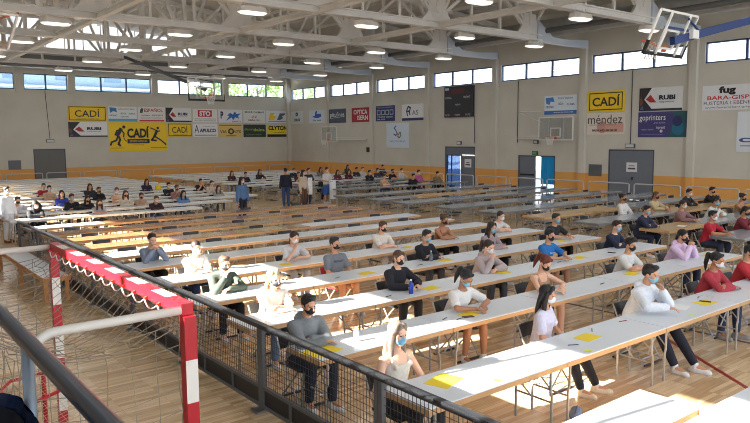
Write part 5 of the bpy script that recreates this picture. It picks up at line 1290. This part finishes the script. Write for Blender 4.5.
# pale apartment block across the street, behind the high windows
bl = empty('apartment_building', (3, 78, -.05), 0, 'pale blue-grey apartment block outside, seen through the high windows above the grey door', 'building')
MB().box((-26, 0, 0), (27, 8, 16)).build('wall', mat('facade', s2l(128, 152, 172), .8, noise=.06, nscale=.4), bl)
for k in range(5):
    MB().box((-26, -.5, 2.6+3*k), (27, 0, 2.8+3*k)).build('floor_slab', mat('facade_slab', s2l(176, 190, 200), .8), bl)
    for i in range(10): MB().box((-24+5*i, -.04, 3.4+3*k), (-22.2+5*i, 0, 5.0+3*k)).build('window', mat('dark_pane', s2l(96, 124, 150), .2), bl)
# ------------------------------------------------------------------ light and camera
el = math.radians(25.4); d = V((math.cos(el)*.989, -math.cos(el)*.148, -math.sin(el)))
l = bpy.data.lights.new('sun', 'SUN'); l.energy = SUN_E; l.angle = .007; l.color = (1, .95, .86)
o = bpy.data.objects.new('sun', l); C.objects.link(o); o.rotation_euler = d.to_track_quat('-Z', 'Y').to_euler()
w = bpy.data.worlds.new('sky'); bpy.context.scene.world = w; w.use_nodes = True
bg = w.node_tree.nodes['Background']
tc = w.node_tree.nodes.new('ShaderNodeTexCoord'); sp = w.node_tree.nodes.new('ShaderNodeSeparateXYZ'); rp = w.node_tree.nodes.new('ShaderNodeValToRGB')
w.node_tree.links.new(tc.outputs['Generated'], sp.inputs[0]); w.node_tree.links.new(sp.outputs['Z'], rp.inputs['Fac'])
rp.color_ramp.elements[0].color = (.92, .96, 1, 1); rp.color_ramp.elements[0].position = .0
rp.color_ramp.elements[1].color = (.5, .7, 1, 1); rp.color_ramp.elements[1].position = .7
w.node_tree.links.new(rp.outputs['Color'], bg.inputs['Color']); bg.inputs['Strength'].default_value = SKY_E
yaw, pitch, roll, fpx = .66992427, .10835963, -.00804684, 681.75
F = V((math.sin(yaw)*math.cos(pitch), math.cos(yaw)*math.cos(pitch), -math.sin(pitch)))
Rt = V((math.cos(yaw), -math.sin(yaw), 0)); U = Rt.cross(F)
R2 = Rt*math.cos(roll)+U*math.sin(roll); U2 = U*math.cos(roll)-Rt*math.sin(roll)
cam = bpy.data.cameras.new('camera'); cam.sensor_width = 36; cam.lens = fpx/750*36; cam.clip_start = .05; cam.clip_end = 400
co = bpy.data.objects.new('camera', cam); C.objects.link(co)
co.matrix_world = Matrix(((R2.x, U2.x, -F.x, 0), (R2.y, U2.y, -F.y, 0), (R2.z, U2.z, -F.z, 3.1), (0, 0, 0, 1)))
S = bpy.context.scene; S.camera = co
S.view_settings.view_transform = 'Standard'; S.view_settings.look = 'None'; S.view_settings.gamma = 1; S.view_settings.use_curve_mapping = False
S.view_settings.exposure = EXPO
S.cycles.use_denoising = True; S.cycles.filter_width = 1.0
S.cycles.max_bounces = 8; S.cycles.diffuse_bounces = 5; S.cycles.transparent_max_bounces = 16
S.cycles.sample_clamp_indirect = 6
